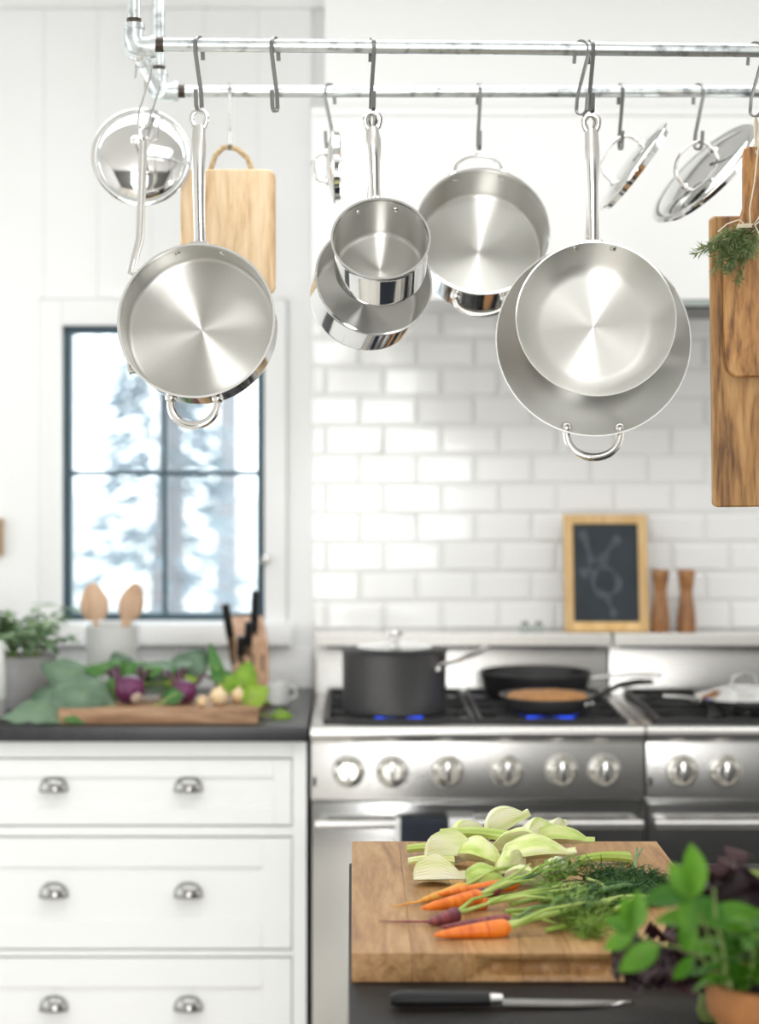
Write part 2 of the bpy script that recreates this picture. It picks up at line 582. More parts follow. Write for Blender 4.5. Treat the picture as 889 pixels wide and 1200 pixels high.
def thing(name, label, cat, loc=(0, 0, 0), rot=None, group=None, mtx=None):
    o = bpy.data.objects.new(name, None)
    COL.objects.link(o)
    o.empty_display_size = 0.05
    if mtx is not None:
        o.matrix_world = mtx
    else:
        o.location = loc
        if rot is not None:
            o.rotation_euler = rot
    return tag(o, label, cat, group)


def struct(name, mb=None, mats=None, parent=None, **kw):
    if mb is None:
        o = bpy.data.objects.new(name, None)
        COL.objects.link(o)
    else:
        o = obj(name, mb, mats, parent, **kw)
    o['kind'] = 'structure'
    return o


def copy_tree(o, parent=None):
    c = o.copy()
    COL.objects.link(c)
    if parent is not None:
        c.parent = parent
    for ch in list(o.children):
        copy_tree(ch, c)
    return c


def box(name, dims, mat, parent=None, bevel=0.002, segs=2, **kw):
    return obj(name, MB().box(*dims), mat, parent, bevel=bevel, segs=segs, **kw)


def leaf_mesh(name, L, W, mat, bend=0.3, fold=0.25, seg=7, tip=0.8, wave=0.0, thick=0.0, stem=0.0):
    """a leaf along +X from the origin, upper side +Z; bend droops the tip"""
    mb = MB()
    rows = []
    for i in range(seg + 1):
        u = i / seg
        w = W * 0.5 * (math.sin(PI * min(1, u * tip + (1 - tip) * u * u) ** 0.85) ** 0.8 if 0 < u < 1 else 0.02)
        x = L * u
        z = -bend * L * u * u
        wv = wave * W * math.sin(u * 19)
        rows.append([(x, -w, z + fold * w + wv), (x, -w * 0.5, z + fold * w * 0.4), (x, 0, z), (x, w * 0.5, z + fold * w * 0.4), (x, w, z + fold * w - wv)])
    mb.grid(rows)
    return mb.mesh(name, mat, fix=False)


def basis(xdir, up=(0, 0, 1), loc=(0, 0, 0), scale=1.0):
    x = Vector(xdir).normalized()
    u = Vector(up)
    y = u.cross(x)
    if y.length < 1e-4:
        y = Vector((0, 1, 0))
    y.normalize()
    z = x.cross(y)
    mt = Matrix((x, y, z)).transposed().to_4x4()
    return Matrix.Translation(Vector(loc)) @ mt @ Matrix.Scale(scale, 4)


# ================================================================ THE ROOM
YW = 5.07
XE = -0.105                                                     # where plank wall meets tiled wall
WX0, WX1, WZ0, WZ1 = -0.757, -0.228, 1.088, 1.862               # window opening
wall_back = struct('wall_back', MB()
                   .box(-2.4, WX0, YW + 0.012, YW + 0.16, 0, 2.80).box(WX1, 3.6, YW + 0.012, YW + 0.16, 0, 2.80)
                   .box(WX0, WX1, YW + 0.012, YW + 0.16, 0, WZ0).box(WX0, WX1, YW + 0.012, YW + 0.16, WZ1, 2.80), 'wall', smooth=False)
x = XE
edges = []
while x > -2.4:
    edges.append((max(-2.4, x - 0.1397), x - 0.0003))
    x -= 0.14
for (a, c) in edges:
    spans = [(0.0, 2.69)]
    if c > WX0 - 0.06 and a < WX1 + 0.06:
        spans = [(0.0, WZ0 - 0.12), (WZ1 + 0.07, 2.69)]
        if a < WX0 - 0.06 or c > WX1 + 0.06:                     # boards cut by the casing run on beside it
            lo, hi = (a, WX0 - 0.06) if a < WX0 - 0.06 else (WX1 + 0.06, c)
            if hi - lo > 0.01:
                box('plank', (lo, hi, YW, YW + 0.012, WZ0 - 0.12, WZ1 + 0.07), 'wall', wall_back, bevel=0.0005, segs=1)
    for (z0, z1) in spans:
        box('plank', (a, c, YW, YW + 0.012, z0, z1), 'wall', wall_back, bevel=0.0005, segs=1)
# subway tiles behind the range: rows from the backguard up under the hood
obj('grout', MB().box(XE, 3.0, YW + 0.0005, YW + 0.013, 0.9, 1.99), 'grout', wall_back, smooth=False)
RZ, TP = 0.0766, 0.1507
z_first = CZ - (739 - CY) * YW / F
rz0 = z_first
tile_meshes = {}
xs_a = (421 - CX) * YW / F                                       # joint positions of the two courses
xs_b = (382 - CX) * YW / F
for k in range(-1, 12):
    z0 = rz0 + k * RZ
    odd = (k % 2 == 1)
    # the course between y=601 and y=635 is number 3 from the shelf
    x0 = (xs_a if odd else xs_b) - TP
    while x0 < 1.28:
        a, c = max(XE + 0.001, x0 + 0.0025), x0 + TP - 0.0025
        if c - a > 0.012:
            key = round(c - a, 4)
            if key not in tile_meshes:
                w = c - a
                mb = MB().box(0, w, -0.0075, 0.003, 0, RZ - 0.005)
                # bevelled rim: the front face is drawn in
                for q in (0, 1, 4, 5):
                    v = mb.v[q]
                    v.x = 0.007 if v.x < w / 2 else w - 0.007
                    v.z = 0.007 if v.z < RZ / 2 else RZ - 0.012
                b0 = len(mb.v)
                mb.box(0, w, -0.0015, 0.0031, 0, RZ - 0.005)
                for q in (b0, b0 + 1, b0 + 4, b0 + 5):
                    pass
                tile_meshes[key] = mb.mesh('tile', 'tile', False)
            t = link('tile', tile_meshes[key], wall_back, (a, YW + 0.001, z0 + 0.0025))
            t.rotation_euler = (R(rnd.uniform(-0.5, 0.5)), 0, R(rnd.uniform(-0.5, 0.5)))
        x0 += TP
# other walls, floor, ceiling
struct('wall_left', MB().box(-2.55, -2.4, -2.75, 5.23, 0, 2.80), 'wall', smooth=False)
struct('wall_right', MB().box(3.6, 3.75, -2.75, 5.23, 0, 2.80), 'wall', smooth=False)
struct('wall_front', MB().box(-2.4, 3.6, -2.75, -2.6, 0, 2.80), 'front', smooth=False)
struct('ceiling', MB().box(-2.55, 3.75, -2.75, 5.23, 2.78, 2.9), 'ceiling', smooth=False)
floor = struct('floor', MB().box(-2.55, 3.75, -2.75, 5.23, -0.1, -0.012), 'gap', smooth=False)
pl_me = MB().box(0, 0.1985, 0, 7.98, -0.012, 0).mesh('floor_board', 'floor', True, 0.001, 1)
for i in range(31):
    link('plank', pl_me, floor, (-2.55 + i * 0.2, -2.75, 0))
rug = tag(obj('reflection_rug', MB().box(0.03, 2.2, 3.08, 4.15, 0.0005, 0.010), 'navy', bevel=0.003), 'unseen dark rug added between the island and the ranges to darken reflections', 'rug')  # added out of view, darkens what the pans and oven doors reflect
# crown trim along the plank wall
struct('trim_1', MB().box(-2.4, 3.6, YW - 0.03, YW + 0.012, 2.69, 2.78), 'trim', bevel=0.006)
# low stone-white splash behind the left counter
struct('trim_2', MB().box(-2.4, XE - 0.002, YW - 0.014, YW - 0.0005, 0.915, CZ - (760 - CY) * YW / F), 'trim', bevel=0.003)

# ---- window
win = struct('window_1')
mb = MB()
T, TB = 0.021, 0.013
mb.box(WX0, WX0 + T, YW + 0.02, YW + 0.07, WZ0, WZ1).box(WX1 - T, WX1, YW + 0.02, YW + 0.07, WZ0, WZ1)
mb.box(WX0 + T, WX1 - T, YW + 0.02, YW + 0.07, WZ0, WZ0 + T * 0.9).box(WX0 + T, WX1 - T, YW + 0.02, YW + 0.07, WZ1 - T, WZ1)
obj('window_frame', mb, 'frame', win, bevel=0.002)
xm = (192 - CX) * YW / F
zm = CZ - (555 - CY) * YW / F
obj('muntin', MB().box(xm - TB / 2, xm + TB / 2, YW + 0.026, YW + 0.062, WZ0 + T * 0.9, WZ1 - T), 'frame', win, bevel=0.002)
obj('muntin', MB().box(WX0 + T, xm - TB / 2, YW + 0.028, YW + 0.06, zm - TB / 2, zm + TB / 2)
    .box(xm + TB / 2, WX1 - T, YW + 0.028, YW + 0.06, zm - TB / 2, zm + TB / 2), 'frame', win, bevel=0.002)
for (xa, xb) in ((WX0 + T, xm - TB / 2), (xm + TB / 2, WX1 - T)):
    for (za, zb) in ((WZ0 + T * 0.9, zm - TB / 2), (zm + TB / 2, WZ1 - T)):
        obj('pane', MB().box(xa, xb, YW + 0.042, YW + 0.045, za, zb), 'glass', win, smooth=False)
obj('casing', MB().box(WX0 - 0.058, WX0, YW - 0.012, YW + 0.012, WZ0 - 0.03, WZ1 + 0.068).box(WX1, WX1 + 0.058, YW - 0.012, YW + 0.012, WZ0 - 0.03, WZ1 + 0.068)
    .box(WX0, WX1, YW - 0.012, YW + 0.012, WZ1, WZ1 + 0.068), 'trim', win, bevel=0.003)
obj('window_sill', MB().box(WX0 - 0.075, WX1 + 0.075, YW - 0.055, YW + 0.02, WZ0 - 0.058, WZ0 - 0.002), 'trim', win, bevel=0.004)
lz = CZ - (658 - CY) * YW / F
obj('latch', MB().box(WX1 - 0.012, WX1 + 0.006, YW - 0.03, YW + 0.02, lz - 0.006, lz + 0.006).box(WX1 - 0.006, WX1 + 0.012, YW - 0.034, YW - 0.024, lz, lz + 0.02), 'pull', win, bevel=0.003)

# ---- outside: pale ground and a few trees
struct('ground', MB().box(-30, 30, 5.3, 60, -0.35, -0.25), 'ground', smooth=False)


def tree(name, label, x, y, h, rad, base, n, seed):
    rg = random.Random(seed)
    t = thing(name, label, 'tree', (x, y, -0.25), group='trees outside the window')
    obj('trunk', MB().tube([(0, 0, 0), (0.05, 0, h * 0.5), (0, 0.03, h * 0.97)], [0.13, 0.09, 0.02], 8), 'bark', t)
    mb = MB()
    for i in range(n):
        u = rg.random() ** 0.8
        zz = base + (h - base) * u
        rr = rad * (1 - u) * math.sqrt(rg.random()) + 0.05
        a = rg.random() * 2 * PI
        c = Vector((rr * math.cos(a), rr * math.sin(a), zz - rr * 0.25))
        d = Vector((math.cos(a), math.sin(a), rg.uniform(-0.6, 0.2))).normalized() * rg.uniform(0.10, 0.24)
        s = Vector((rg.uniform(-1, 1), rg.uniform(-1, 1), rg.uniform(-0.4, 0.4))).normalized() * 0.05
        mb.tri(c - s, c + s, c + d)
    obj('foliage', mb, 'tree', t, fix=False, smooth=False, kind='stuff')


tree('conifer_tree', 'blue-grey conifer seen through the right half of the window', -1.17, 12.0, 3.3, 0.55, 0.3, 1100, 1)
tree('conifer_tree', 'pale tall conifer behind the left half of the window', -2.55, 17.0, 6.5, 1.0, 1.6, 420, 2)
tree('conifer_tree', 'tall pale conifer furthest right beyond the window', -1.3, 20.0, 8.0, 1.1, 1.9, 600, 3)

# ================================================================ HOOD
HZ0, HZ1, HY = CZ + (CY - 351) * 4.55 / F, CZ + (CY - 136) * 4.55 / F, 4.55
hood = thing('range_hood', 'white boxed range hood with a dark steel underside above the tiles', 'range hood', (0.66, 4.8, HZ0))
ox, oy, oz = 0.66, 4.8, HZ0
hx0, hx1 = (365 - CX) * 4.55 / F - ox, 0.9
obj('hood_canopy', MB().box(hx0, hx1, HY - oy, YW - oy, 0.0, HZ1 - HZ0), 'wall', hood, bevel=0.004)
obj('hood_trim', MB().box(hx0 - 0.0, hx1 + 0.012, HY - oy - 0.003, YW - oy - 0.001, HZ1 - HZ0 + 0.0005, HZ1 - HZ0 + 0.02), 'trim', hood, bevel=0.002)
obj('hood_chimney', MB().box(hx0 + 0.03, hx1 - 0.03, HY - oy + 0.06, YW - oy - 0.001, HZ1 - HZ0 + 0.0305, 2.69 - HZ0), 'wall', hood, bevel=0.003)
obj('hood_insert', MB().box(0.05, hx1 - 0.03, HY - oy + 0.006, 0.22, -0.014, -0.0005), 'gap', hood, bevel=0.003)
for i in range(4):
    a = 0.08 + i * 0.20
    box('filter', (a, a + 0.185, HY - oy + 0.03, 0.20, -0.019, -0.0145), 'anod', hood, 0.002, 1)

# ================================================================ LEFT BASE CABINET
DF = 4.385                                                       # face of the cabinet doors and oven fronts
zc = lambda py, d=DF: CZ - (py - CY) * d / F
xc = lambda px, d=DF: (px - CX) * d / F
CXL, CXR = xc(-76), xc(359)
cab = thing('base_cabinet', 'white inset-drawer base cabinet with cup pulls under the black counter', 'cabinet', (-0.48, 4.7, 0))


def cabinet(root, x0, x1):
    ox, oy = root.location.x, root.location.y
    y0 = DF - oy
    mb = MB()
    zt = zc(868)
    mb.box(x0 - ox, x1 - ox, y0 + 0.02, 5.05 - oy, 0.09, zt)            # carcass
    mb.box(x0 - ox + 0.02, x1 - ox - 0.02, y0 + 0.07, 5.03 - oy, 0.0, 0.09)
    obj('carcass', mb, 'gap', root, bevel=0.001, segs=1)
    xa, xb = x0 - ox, x1 - ox
    da, db = xa + 0.033, xb - 0.033
    rails = [(zc(888), zt), (zc(980), zc(969)), (zc(1121), zc(1114)), (0.09, 0.125)]
    f = MB()
    f.box(xa, da - 0.0015, y0, y0 + 0.0199, 0.09, zt).box(db + 0.0015, xb, y0, y0 + 0.0199, 0.09, zt)
    for (za, zb) in rails:
        f.box(da - 0.0015, db + 0.0015, y0, y0 + 0.0199, za, zb)
    obj('face_frame', f, 'cab', root, bevel=0.0015, segs=1)
    for (za, zb, pz) in ((zc(968), zc(889), 927), (zc(1113), zc(981), 1051), (0.128, zc(1122), 1184)):
        xa2, xb2 = da + 0.001, db - 0.001
        za += 0.002
        zb -= 0.002
        d = MB()
        m_ = 0.066 if zb - za > 0.2 else 0.04
        # frame of the drawer front with a stepped, recessed panel
        d.box(xa2, xa2 + m_, y0 + 0.001, y0 + 0.0195, za, zb).box(xb2 - m_, xb2, y0 + 0.001, y0 + 0.0195, za, zb)
        d.box(xa2 + m_, xb2 - m_, y0 + 0.001, y0 + 0.0195, za, za + m_).box(xa2 + m_, xb2 - m_, y0 + 0.001, y0 + 0.0195, zb - m_, zb)
        dr = obj('drawer', d, 'cab', root, bevel=0.0012, segs=1)
        obj('panel', MB().box(xa2 + m_, xb2 - m_, y0 + 0.006, y0 + 0.0195, za + m_, zb - m_), 'cab', dr, bevel=0.001, segs=1)
        if zb - za > 0.05:
            mid = (xa2 + xb2) / 2
            for s in (-1, 1):
                px_ = mid + s * 0.1525
                pz_ = zc(pz - 9)
                pull = MB()
                rows = []
                for i in range(9):
                    th = PI / 2 * i / 8
                    row = []
                    for j in range(17):
                        ph = PI * j / 16
                        # quarter-ellipsoid shell, open below
                        row.append((px_ + 0.034 * math.cos(ph) * math.cos(th) ** 0.8 if i < 8 else px_,
                                    y0 + 0.004 - 0.024 * math.sin(ph) * math.cos(th),
                                    pz_ - 0.018 + 0.034 * math.sin(th)))
                    rows.append(row)
                pull.grid(rows)
                me = pull.mesh('cup_pull', 'pull')
                po = link('cup_pull', me, dr)
                sd = po.modifiers.new('thickness', 'SOLIDIFY')
                sd.thickness = 0.002
                sd.offset = -1


cabinet(cab, CXL, CXR)
cab2 = thing('base_cabinet', 'white base cabinet further left, mostly outside the frame', 'cabinet', (-1.4, 4.7, 0))
cabinet(cab2, CXL - 0.845, CXL - 0.002)
CT = 0.9165                                                      # counter top height
tag(obj('countertop', MB().box(-1.9, xc(361) - 0.001, 4.362, YW - 0.016, zc(868) + 0.0005, CT), 'stone', bevel=0.003),
    'black stone countertop over the white drawer cabinet', 'countertop')

# ================================================================ RANGES
RW = 0.757


def make_range(x0, label, knobs, burners, clock=True):
    t = thing('gas_range', label, 'range', (x0 + RW / 2, 4.7, 0), group='two steel gas ranges side by side')
    oy = 4.7
    X0, X1 = -RW / 2, RW / 2
    y0 = DF - oy
    yb = 5.055 - oy
    ztop = 0.9
    obj('range_body', MB().box(X0 + 0.002, X1 - 0.002, y0 + 0.045, yb, 0.09, 0.872), 'range', t, bevel=0.002)
    for sx in (X0 + 0.06, X1 - 0.06):
        for sy in (y0 + 0.1, yb - 0.08):
            obj('leg', MB().lathe([(0, 0), (0.02, 0), (0.02, 0.02), (0.013, 0.03), (0.013, 0.0899), (0, 0.0899)], 12, None, sx, sy), 'range', t)
    obj('kick_panel', MB().box(X0 + 0.01, X1 - 0.01, y0 + 0.03, y0 + 0.044, 0.10, 0.20), 'range', t, bevel=0.002)
    # control panel, leaning back a little at the top
    z0, z1 = zc(936), zc(869)
    mb = MB().box(X0 + 0.001, X1 - 0.001, y0, y0 + 0.044, z0, z1)
    for v in mb.v:
        if v.z > (z0 + z1) / 2 and v.y < y0 + 0.01:
            v.y += 0.012
    cp = obj('control_panel', mb, 'range', t, bevel=0.003)
    for kx in knobs:
        kxx = xc(kx) - t.location.x
        kz = zc(904)
        k = obj('knob', MB().lathe([(0, 0.034), (0.020, 0.034), (0.024, 0.030), (0.026, 0.010), (0.031, 0.006), (0.033, 0.004), (0.033, 0.0), (0, 0)], 32), 'knob', t,
                (kxx, y0 + 0.0065, kz), (R(84), 0, 0))
        obj('grip', MB().box(-0.006, 0.006, -0.023, 0.023, 0.0342, 0.046), 'satin', k, bevel=0.004)
        obj('bezel', MB().lathe([(0.034, 0.0), (0.038, 0.0), (0.038, 0.004), (0.034, 0.005)], 32), 'range', k)
    obj('indicator', MB().box(X0 + 0.006, X0 + 0.013, y0 - 0.001, y0 + 0.01, zc(922), zc(911)), 'slot', t, bevel=0.0015)
    # bullnose rail along the front of the cooktop
    zr0, zr1 = zc(868), zc(853)
    obj('front_rail', MB().tube([(X0 + 0.001, y0 + 0.012, (zr0 + zr1) / 2), (X1 - 0.001, y0 + 0.012, (zr0 + zr1) / 2)], 0.0165, 20, sx=1.0, sy=1.2), 'range', t)
    mb = MB()
    zt = zr1 - 0.002
    mb.box(X0 + 0.001, X0 + 0.028, y0 + 0.018, yb - 0.02, 0.8725, zt).box(X1 - 0.028, X1 - 0.001, y0 + 0.018, yb - 0.02, 0.8725, zt)
    mb.box(X0 + 0.028, X1 - 0.028, y0 + 0.018, y0 + 0.04, 0.8725, zt)
    obj('side_rail', mb, 'range', t, bevel=0.003)
    obj('spill_tray', MB().box(X0 + 0.0285, X1 - 0.0285, y0 + 0.0405, yb - 0.08, 0.8725, 0.884), 'enamel', t, bevel=0.002)
    # backguard with its shelf
    zs1 = CZ - (741 - CY) * 4.95 / F
    zs0 = CZ - (757 - CY) * 4.93 / F
    mb = MB().box(X0 + 0.001, X1 - 0.001, yb - 0.05, yb, 0.8725, zs0 - 0.0005)
    for v in mb.v:
        if v.z > 0.9 and v.y < yb - 0.02:
            v.y += 0.022
    bg = obj('backguard', mb, 'range', t, bevel=0.002)
    sh_ = MB().box(X0 + 0.001, X1 - 0.001, 4.925 - oy, yb, zs0, zs1)
    for v in sh_.v:
        if v.z > (zs0 + zs1) / 2 and v.y < 0.3:
            v.y += 0.009
    obj('backguard_shelf', sh_, 'range', t, bevel=0.004, segs=3)
    obj('shelf_shade_strip', MB().box(X0 + 0.03, X1 - 0.03, yb - 0.0325, yb - 0.0265, zs0 - 0.016, zs0 - 0.002), 'slot', t, smooth=False)  # black strip standing in for the shade under the shelf
    # burners with caps and flames, cast grates
    for i, bx in enumerate((X0 + 0.20, X1 - 0.20)):
        for j, by in enumerate((4.565 - oy, 4.80 - oy)):
            br = obj('burner', MB().lathe([(0, 0.8845), (0.06, 0.8845), (0.055, 0.895), (0.046, 0.898), (0, 0.898)], 28, None, bx, by), 'anod', t)
            obj('burner_cap', MB().lathe([(0, 0.8985), (0.036, 0.8985), (0.036, 0.904), (0.03, 0.907), (0, 0.907)], 28, None, bx, by), 'iron', br)
            if (i, j) in burners:
                fl = MB()
                for k in range(26):
                    a = 2 * PI * k / 26
                    p = Vector((bx + 0.048 * math.cos(a), by + 0.048 * math.sin(a), 0.899))
                    q = p + Vector((0.020 * math.cos(a), 0.020 * math.sin(a), 0.020))
                    fl.tube([p, p.lerp(q, 0.5) + Vector((0, 0, -0.002)), q], [0.003, 0.0042, 0.0006], 6)
                f_ = obj('flame', fl, 'flame', br)
                f_['kind'] = 'stuff'
    for g in range(2):
        ga, gb = (X0 + 0.032, -0.004) if g == 0 else (0.004, X1 - 0.032)
        gya, gyb = y0 + 0.046, yb - 0.085
        gm = MB()
        zt0, zt1 = 0.912, 0.925
        h = 0.0055
        for yy in (gya + h, (gya + gyb) / 2, gyb - h):
            gm.box(ga, gb, yy - h, yy + h, zt0 - 0.004, zt1)
        for xx in (ga + h, gb - h):
            gm.box(xx - h, xx + h, gya + 2 * h, gyb - 2 * h, zt0 - 0.004, zt1)
        for by in (4.565 - oy, 4.80 - oy):
            bx = (ga + gb) / 2
            gm.box(ga + 2 * h, bx - 0.03, by - h, by + h, zt0, zt1).box(bx + 0.03, gb - 2 * h, by - h, by + h, zt0, zt1)
            gm.box(bx - h, bx + h, by + 0.03, by + 0.105, zt0, zt1).box(bx - h, bx + h, by - 0.105, by - 0.03, zt0, zt1)
            for (sx, sy) in ((-1, -1), (1, -1), (-1, 1), (1, 1)):
                c = Vector((bx + sx * 0.09, by + sy * 0.07, 0))
                gm.box(c.x - 0.035, c.x + 0.035, c.y - h * 0.8, c.y + h * 0.8, zt0, zt1 - 0.001)
        for (xx, yy) in ((ga + 0.008, gya + 0.008), (gb - 0.008, gya + 0.008), (ga + 0.008, gyb - 0.008), (gb - 0.008, gyb - 0.008)):
            gm.box(xx - 0.007, xx + 0.007, yy - 0.007, yy + 0.007, 0.8845, zt0)
        obj('grate', gm, 'iron', t, bevel=0.0015, segs=1)
    # oven door and its bar handle
    dz0, dz1 = 0.215, zc(941)
    door = obj('oven_door', MB().box(X0 + 0.004, X1 - 0.004, y0 + 0.004, y0 + 0.044, dz0, dz1), 'range_dark', t, bevel=0.004)
    hz = zc(966, 4.335)
    hb = MB().tube([(X0 + 0.012, 4.335 - oy, hz), (X1 - 0.012, 4.335 - oy, hz)], 0.0105, 18)
    obj('door_handle', hb, 'range', door)
    for sx in (X0 + 0.03, X1 - 0.03):
        obj('handle_bracket', MB().box(sx - 0.010, sx + 0.010, 4.337 - oy, y0 + 0.0055, hz - 0.009, hz + 0.009), 'range', door, bevel=0.003)
    return t


RX0 = xc(363.5)
RX1 = xc(757)
make_range(RX0, 'left steel gas range with a grey pot on it and a towel on its door', [408, 459, 524, 594, 658, 708], {(0, 0), (1, 0)})
make_range(RX1, 'right steel gas range, cut by the frame edge, holding a shiny pan', [799, 850, 915, 985, 1049, 1099], set())

# towel over the left oven handle
ty, tz = 4.335, zc(966, 4.335)
tw = thing('dish_towel', 'navy dish towel with white stripes hung over the oven handle', 'towel', (xc(510), ty, tz))


def towel_strip(name, pa, pb, mat):
    xa, xb = xc(pa, 4.32) - xc(510), xc(pb, 4.32) - xc(510)
    prof = [(-0.017, -0.40)]
    prof += [(-0.0175, -0.3), (-0.016, -0.2), (-0.017, -0.1), (-0.0155, -0.02)]
    for i in range(9):
        a = PI - PI * i / 8
        prof.append((0.0135 * math.cos(a), 0.0135 * math.sin(a)))
    prof += [(0.0145, -0.03), (0.0155, -0.12), (0.015, -0.25)]
    rows = []
    for (yy, zz) in prof:
        rows.append([(xa + (xb - xa) * k / 6, yy + 0.0014 * math.sin((xa + (xb - xa) * k / 6) * 90 + zz * 8) * min(1, abs(zz) * 20), zz) for k in range(7)])
    o = obj(name, MB().grid(rows), mat, tw)
    s = o.modifiers.new('thickness', 'SOLIDIFY')
    s.thickness = 0.0022
    s.offset = 0


towel_strip('edge_stripe', 463, 469, 'linen')
towel_strip('cloth', 469, 526, 'navy')
towel_strip('white_stripe', 526, 556, 'linen')

# ---- cookware on the ranges
GT = 0.9255
c = Vector((xc(462, 4.565), 4.565, GT))
t = thing('saucepan', 'grey anodized saucepan with lid over the left blue flame', 'saucepan', c)
rp = 0.121
obj('pot_body', MB().lathe([(0, 0.0), (rp - 0.008, 0.0), (rp - 0.002, 0.003), (rp, 0.010), (rp + 0.001, 0.138), (rp + 0.004, 0.143), (rp - 0.002, 0.143), (rp - 0.003, 0.012), (rp - 0.01, 0.006), (0, 0.006)], 64), 'anod', t)
obj('pot_lid', MB().lathe([(0, 0.158), (0.05, 0.156), (0.09, 0.151), (rp + 0.002, 0.146), (rp + 0.005, 0.1437), (rp, 0.1435), (0.09, 0.148), (0, 0.155)], 64, [0, 0, 1, 1, 1, 1, 0]), ['polish', 'black'], t)
kn = [o for o in t.children if o.name.startswith('pot_lid')][0]
obj('lid_knob', MB().lathe([(0, 0.190), (0.016, 0.189), (0.020, 0.183), (0.018, 0.177), (0.008, 0.172), (0.008, 0.160), (0.012, 0.1575), (0, 0.1575)], 24), 'satin', kn)
a = R(-38)
p0 = Vector((rp * math.cos(a), rp * math.sin(a), 0.118))
p1 = p0 + Vector((0.02, -0.012, 0.002))
p2 = p0 + Vector((0.07, 0.03, 0.014))
p3 = p0 + Vector((0.13, 0.12, 0.03))
h = obj('pot_handle', MB().tube([p0, p1, p1.lerp(p2, .5) + Vector((.008, -.004, 0)), p2, p2.lerp(p3, .5) + Vector((.006, -.004, 0)), p3], [0.006, 0.007, 0.008, 0.009, 0.010, 0.008], 12, sy=0.7), 'satin', t)
obj('rivet', MB().ball(p0 + Vector((0.003, -0.006, -0.012)), 0.008, 12), 'polish', h)

c = Vector((xc(640, 4.565), 4.545, GT))
t = thing('frying_pan', 'grey frying pan with browned food on the front right burner', 'frying pan', c)
rp = 0.112
obj('pan_body', MB().lathe([(0, 0), (0.078, 0), (0.085, 0.003), (rp - 0.003, 0.036), (rp, 0.040), (rp - 0.004, 0.040), (0.083, 0.007), (0, 0.005)], 56), 'anod', t)
fm = MB()
rows = []
for i in range(9):
    rr = 0.102 * i / 8
    rows.append([(rr * math.cos(2 * PI * j / 40), rr * math.sin(2 * PI * j / 40), (0.0385 + 0.010 * (1 - (i / 8) ** 2)) + 0.004 * noise.noise(Vector((rr * 60 * math.cos(2 * PI * j / 40), rr * 60 * math.sin(2 * PI * j / 40), 3))) - (0.010 if i == 8 else 0)) for j in range(41)])
obj('food', fm.grid(rows), 'food', t)
hp = [(0.105, -0.02, 0.034), (0.13, -0.02, 0.046), (0.165, -0.01, 0.062), (0.21, 0.01, 0.068), (0.25, 0.03, 0.066)]
h = obj('pan_handle', MB().tube(hp, [0.006, 0.008, 0.010, 0.011, 0.008], 12, sy=0.7), 'black', t)
for dx in (0.0, 0.014):
    obj('rivet', MB().ball((0.082 + dx, -0.078 + dx, 0.027), 0.005, 10), 'polish', t)

c = Vector((xc(628, 4.80), 4.815, GT))
t = thing('skillet', 'black cast-iron skillet behind the pan of browned food', 'skillet', c)
rp = 0.138
obj('pan_body', MB().lathe([(0, 0), (0.115, 0), (0.122, 0.004), (rp, 0.058), (rp, 0.062), (rp - 0.006, 0.062), (0.117, 0.008), (0, 0.006)], 56), 'iron', t)
obj('pan_handle', MB().tube([(rp - 0.004, -0.04, 0.05), (rp + 0.05, -0.05, 0.058), (rp + 0.12, -0.06, 0.062), (rp + 0.165, -0.065, 0.060)], [0.007, 0.008, 0.010, 0.007], 12, sy=0.6), 'satin', t)

c = Vector((xc(872, 4.56), 4.56, GT))
t = thing('shallow_pan', 'shiny shallow steel pan with lid on the right range', 'pan', c)
rp = 0.115
obj('pan_body', MB().lathe([(0, 0), (0.09, 0), (0.098, 0.004), (rp, 0.034), (rp - 0.003, 0.034), (0.094, 0.007), (0, 0.005)], 56), 'polish', t)
obj('pan_lid', MB().lathe([(0, 0.062), (0.03, 0.060), (0.07, 0.051), (0.10, 0.040), (rp + 0.004, 0.0365), (rp + 0.004, 0.0345), (0, 0.0345)], 56), 'polish', t)
lid_ = [o for o in t.children if o.name.startswith('pan_lid')][0]
obj('lid_handle', MB().tube([(-0.03, 0, 0.058), (-0.026, 0, 0.078), (0, 0, 0.086), (0.026, 0, 0.078), (0.03, 0, 0.058)], 0.004, 10), 'satin', lid_)
obj('pan_handle', MB().tube([(-0.105, -0.02, 0.026), (-0.15, -0.03, 0.036), (-0.20, -0.04, 0.04)], [0.006, 0.008, 0.008], 12, sy=0.6), 'satin', t)

# ---- on the backguard shelf
SZ = CZ - (741 - CY) * 4.95 / F
fx0, fx1, d = xc(661, 4.985), xc(759, 4.985), 4.985
fw = fx1 - fx0
fh = (740 - 603) * d / F
t = thing('chalkboard', 'small wood-framed chalkboard with a smudged drawing on the range shelf', 'chalkboard', ((fx0 + fx1) / 2, 4.972, SZ), (R(-9), 0, R(-1)))
fr = 0.024
mb = MB()
hw = fw / 2
for (q0, q1) in ((-hw, -hw + fr), (hw - fr, hw)):
    box('frame_stile', (q0, q1, -0.009, 0.009, 0.0, fh), 'pine', t)
for (q0, q1) in ((0.0, fr), (fh - fr, fh)):
    box('frame_rail', (-hw + fr, hw - fr, -0.009, 0.009, q0, q1), 'pine', t)
sl = obj('slate', MB().box(-hw + fr, hw - fr, -0.003, 0.004, fr, fh - fr), 'slate', t, smooth=False)


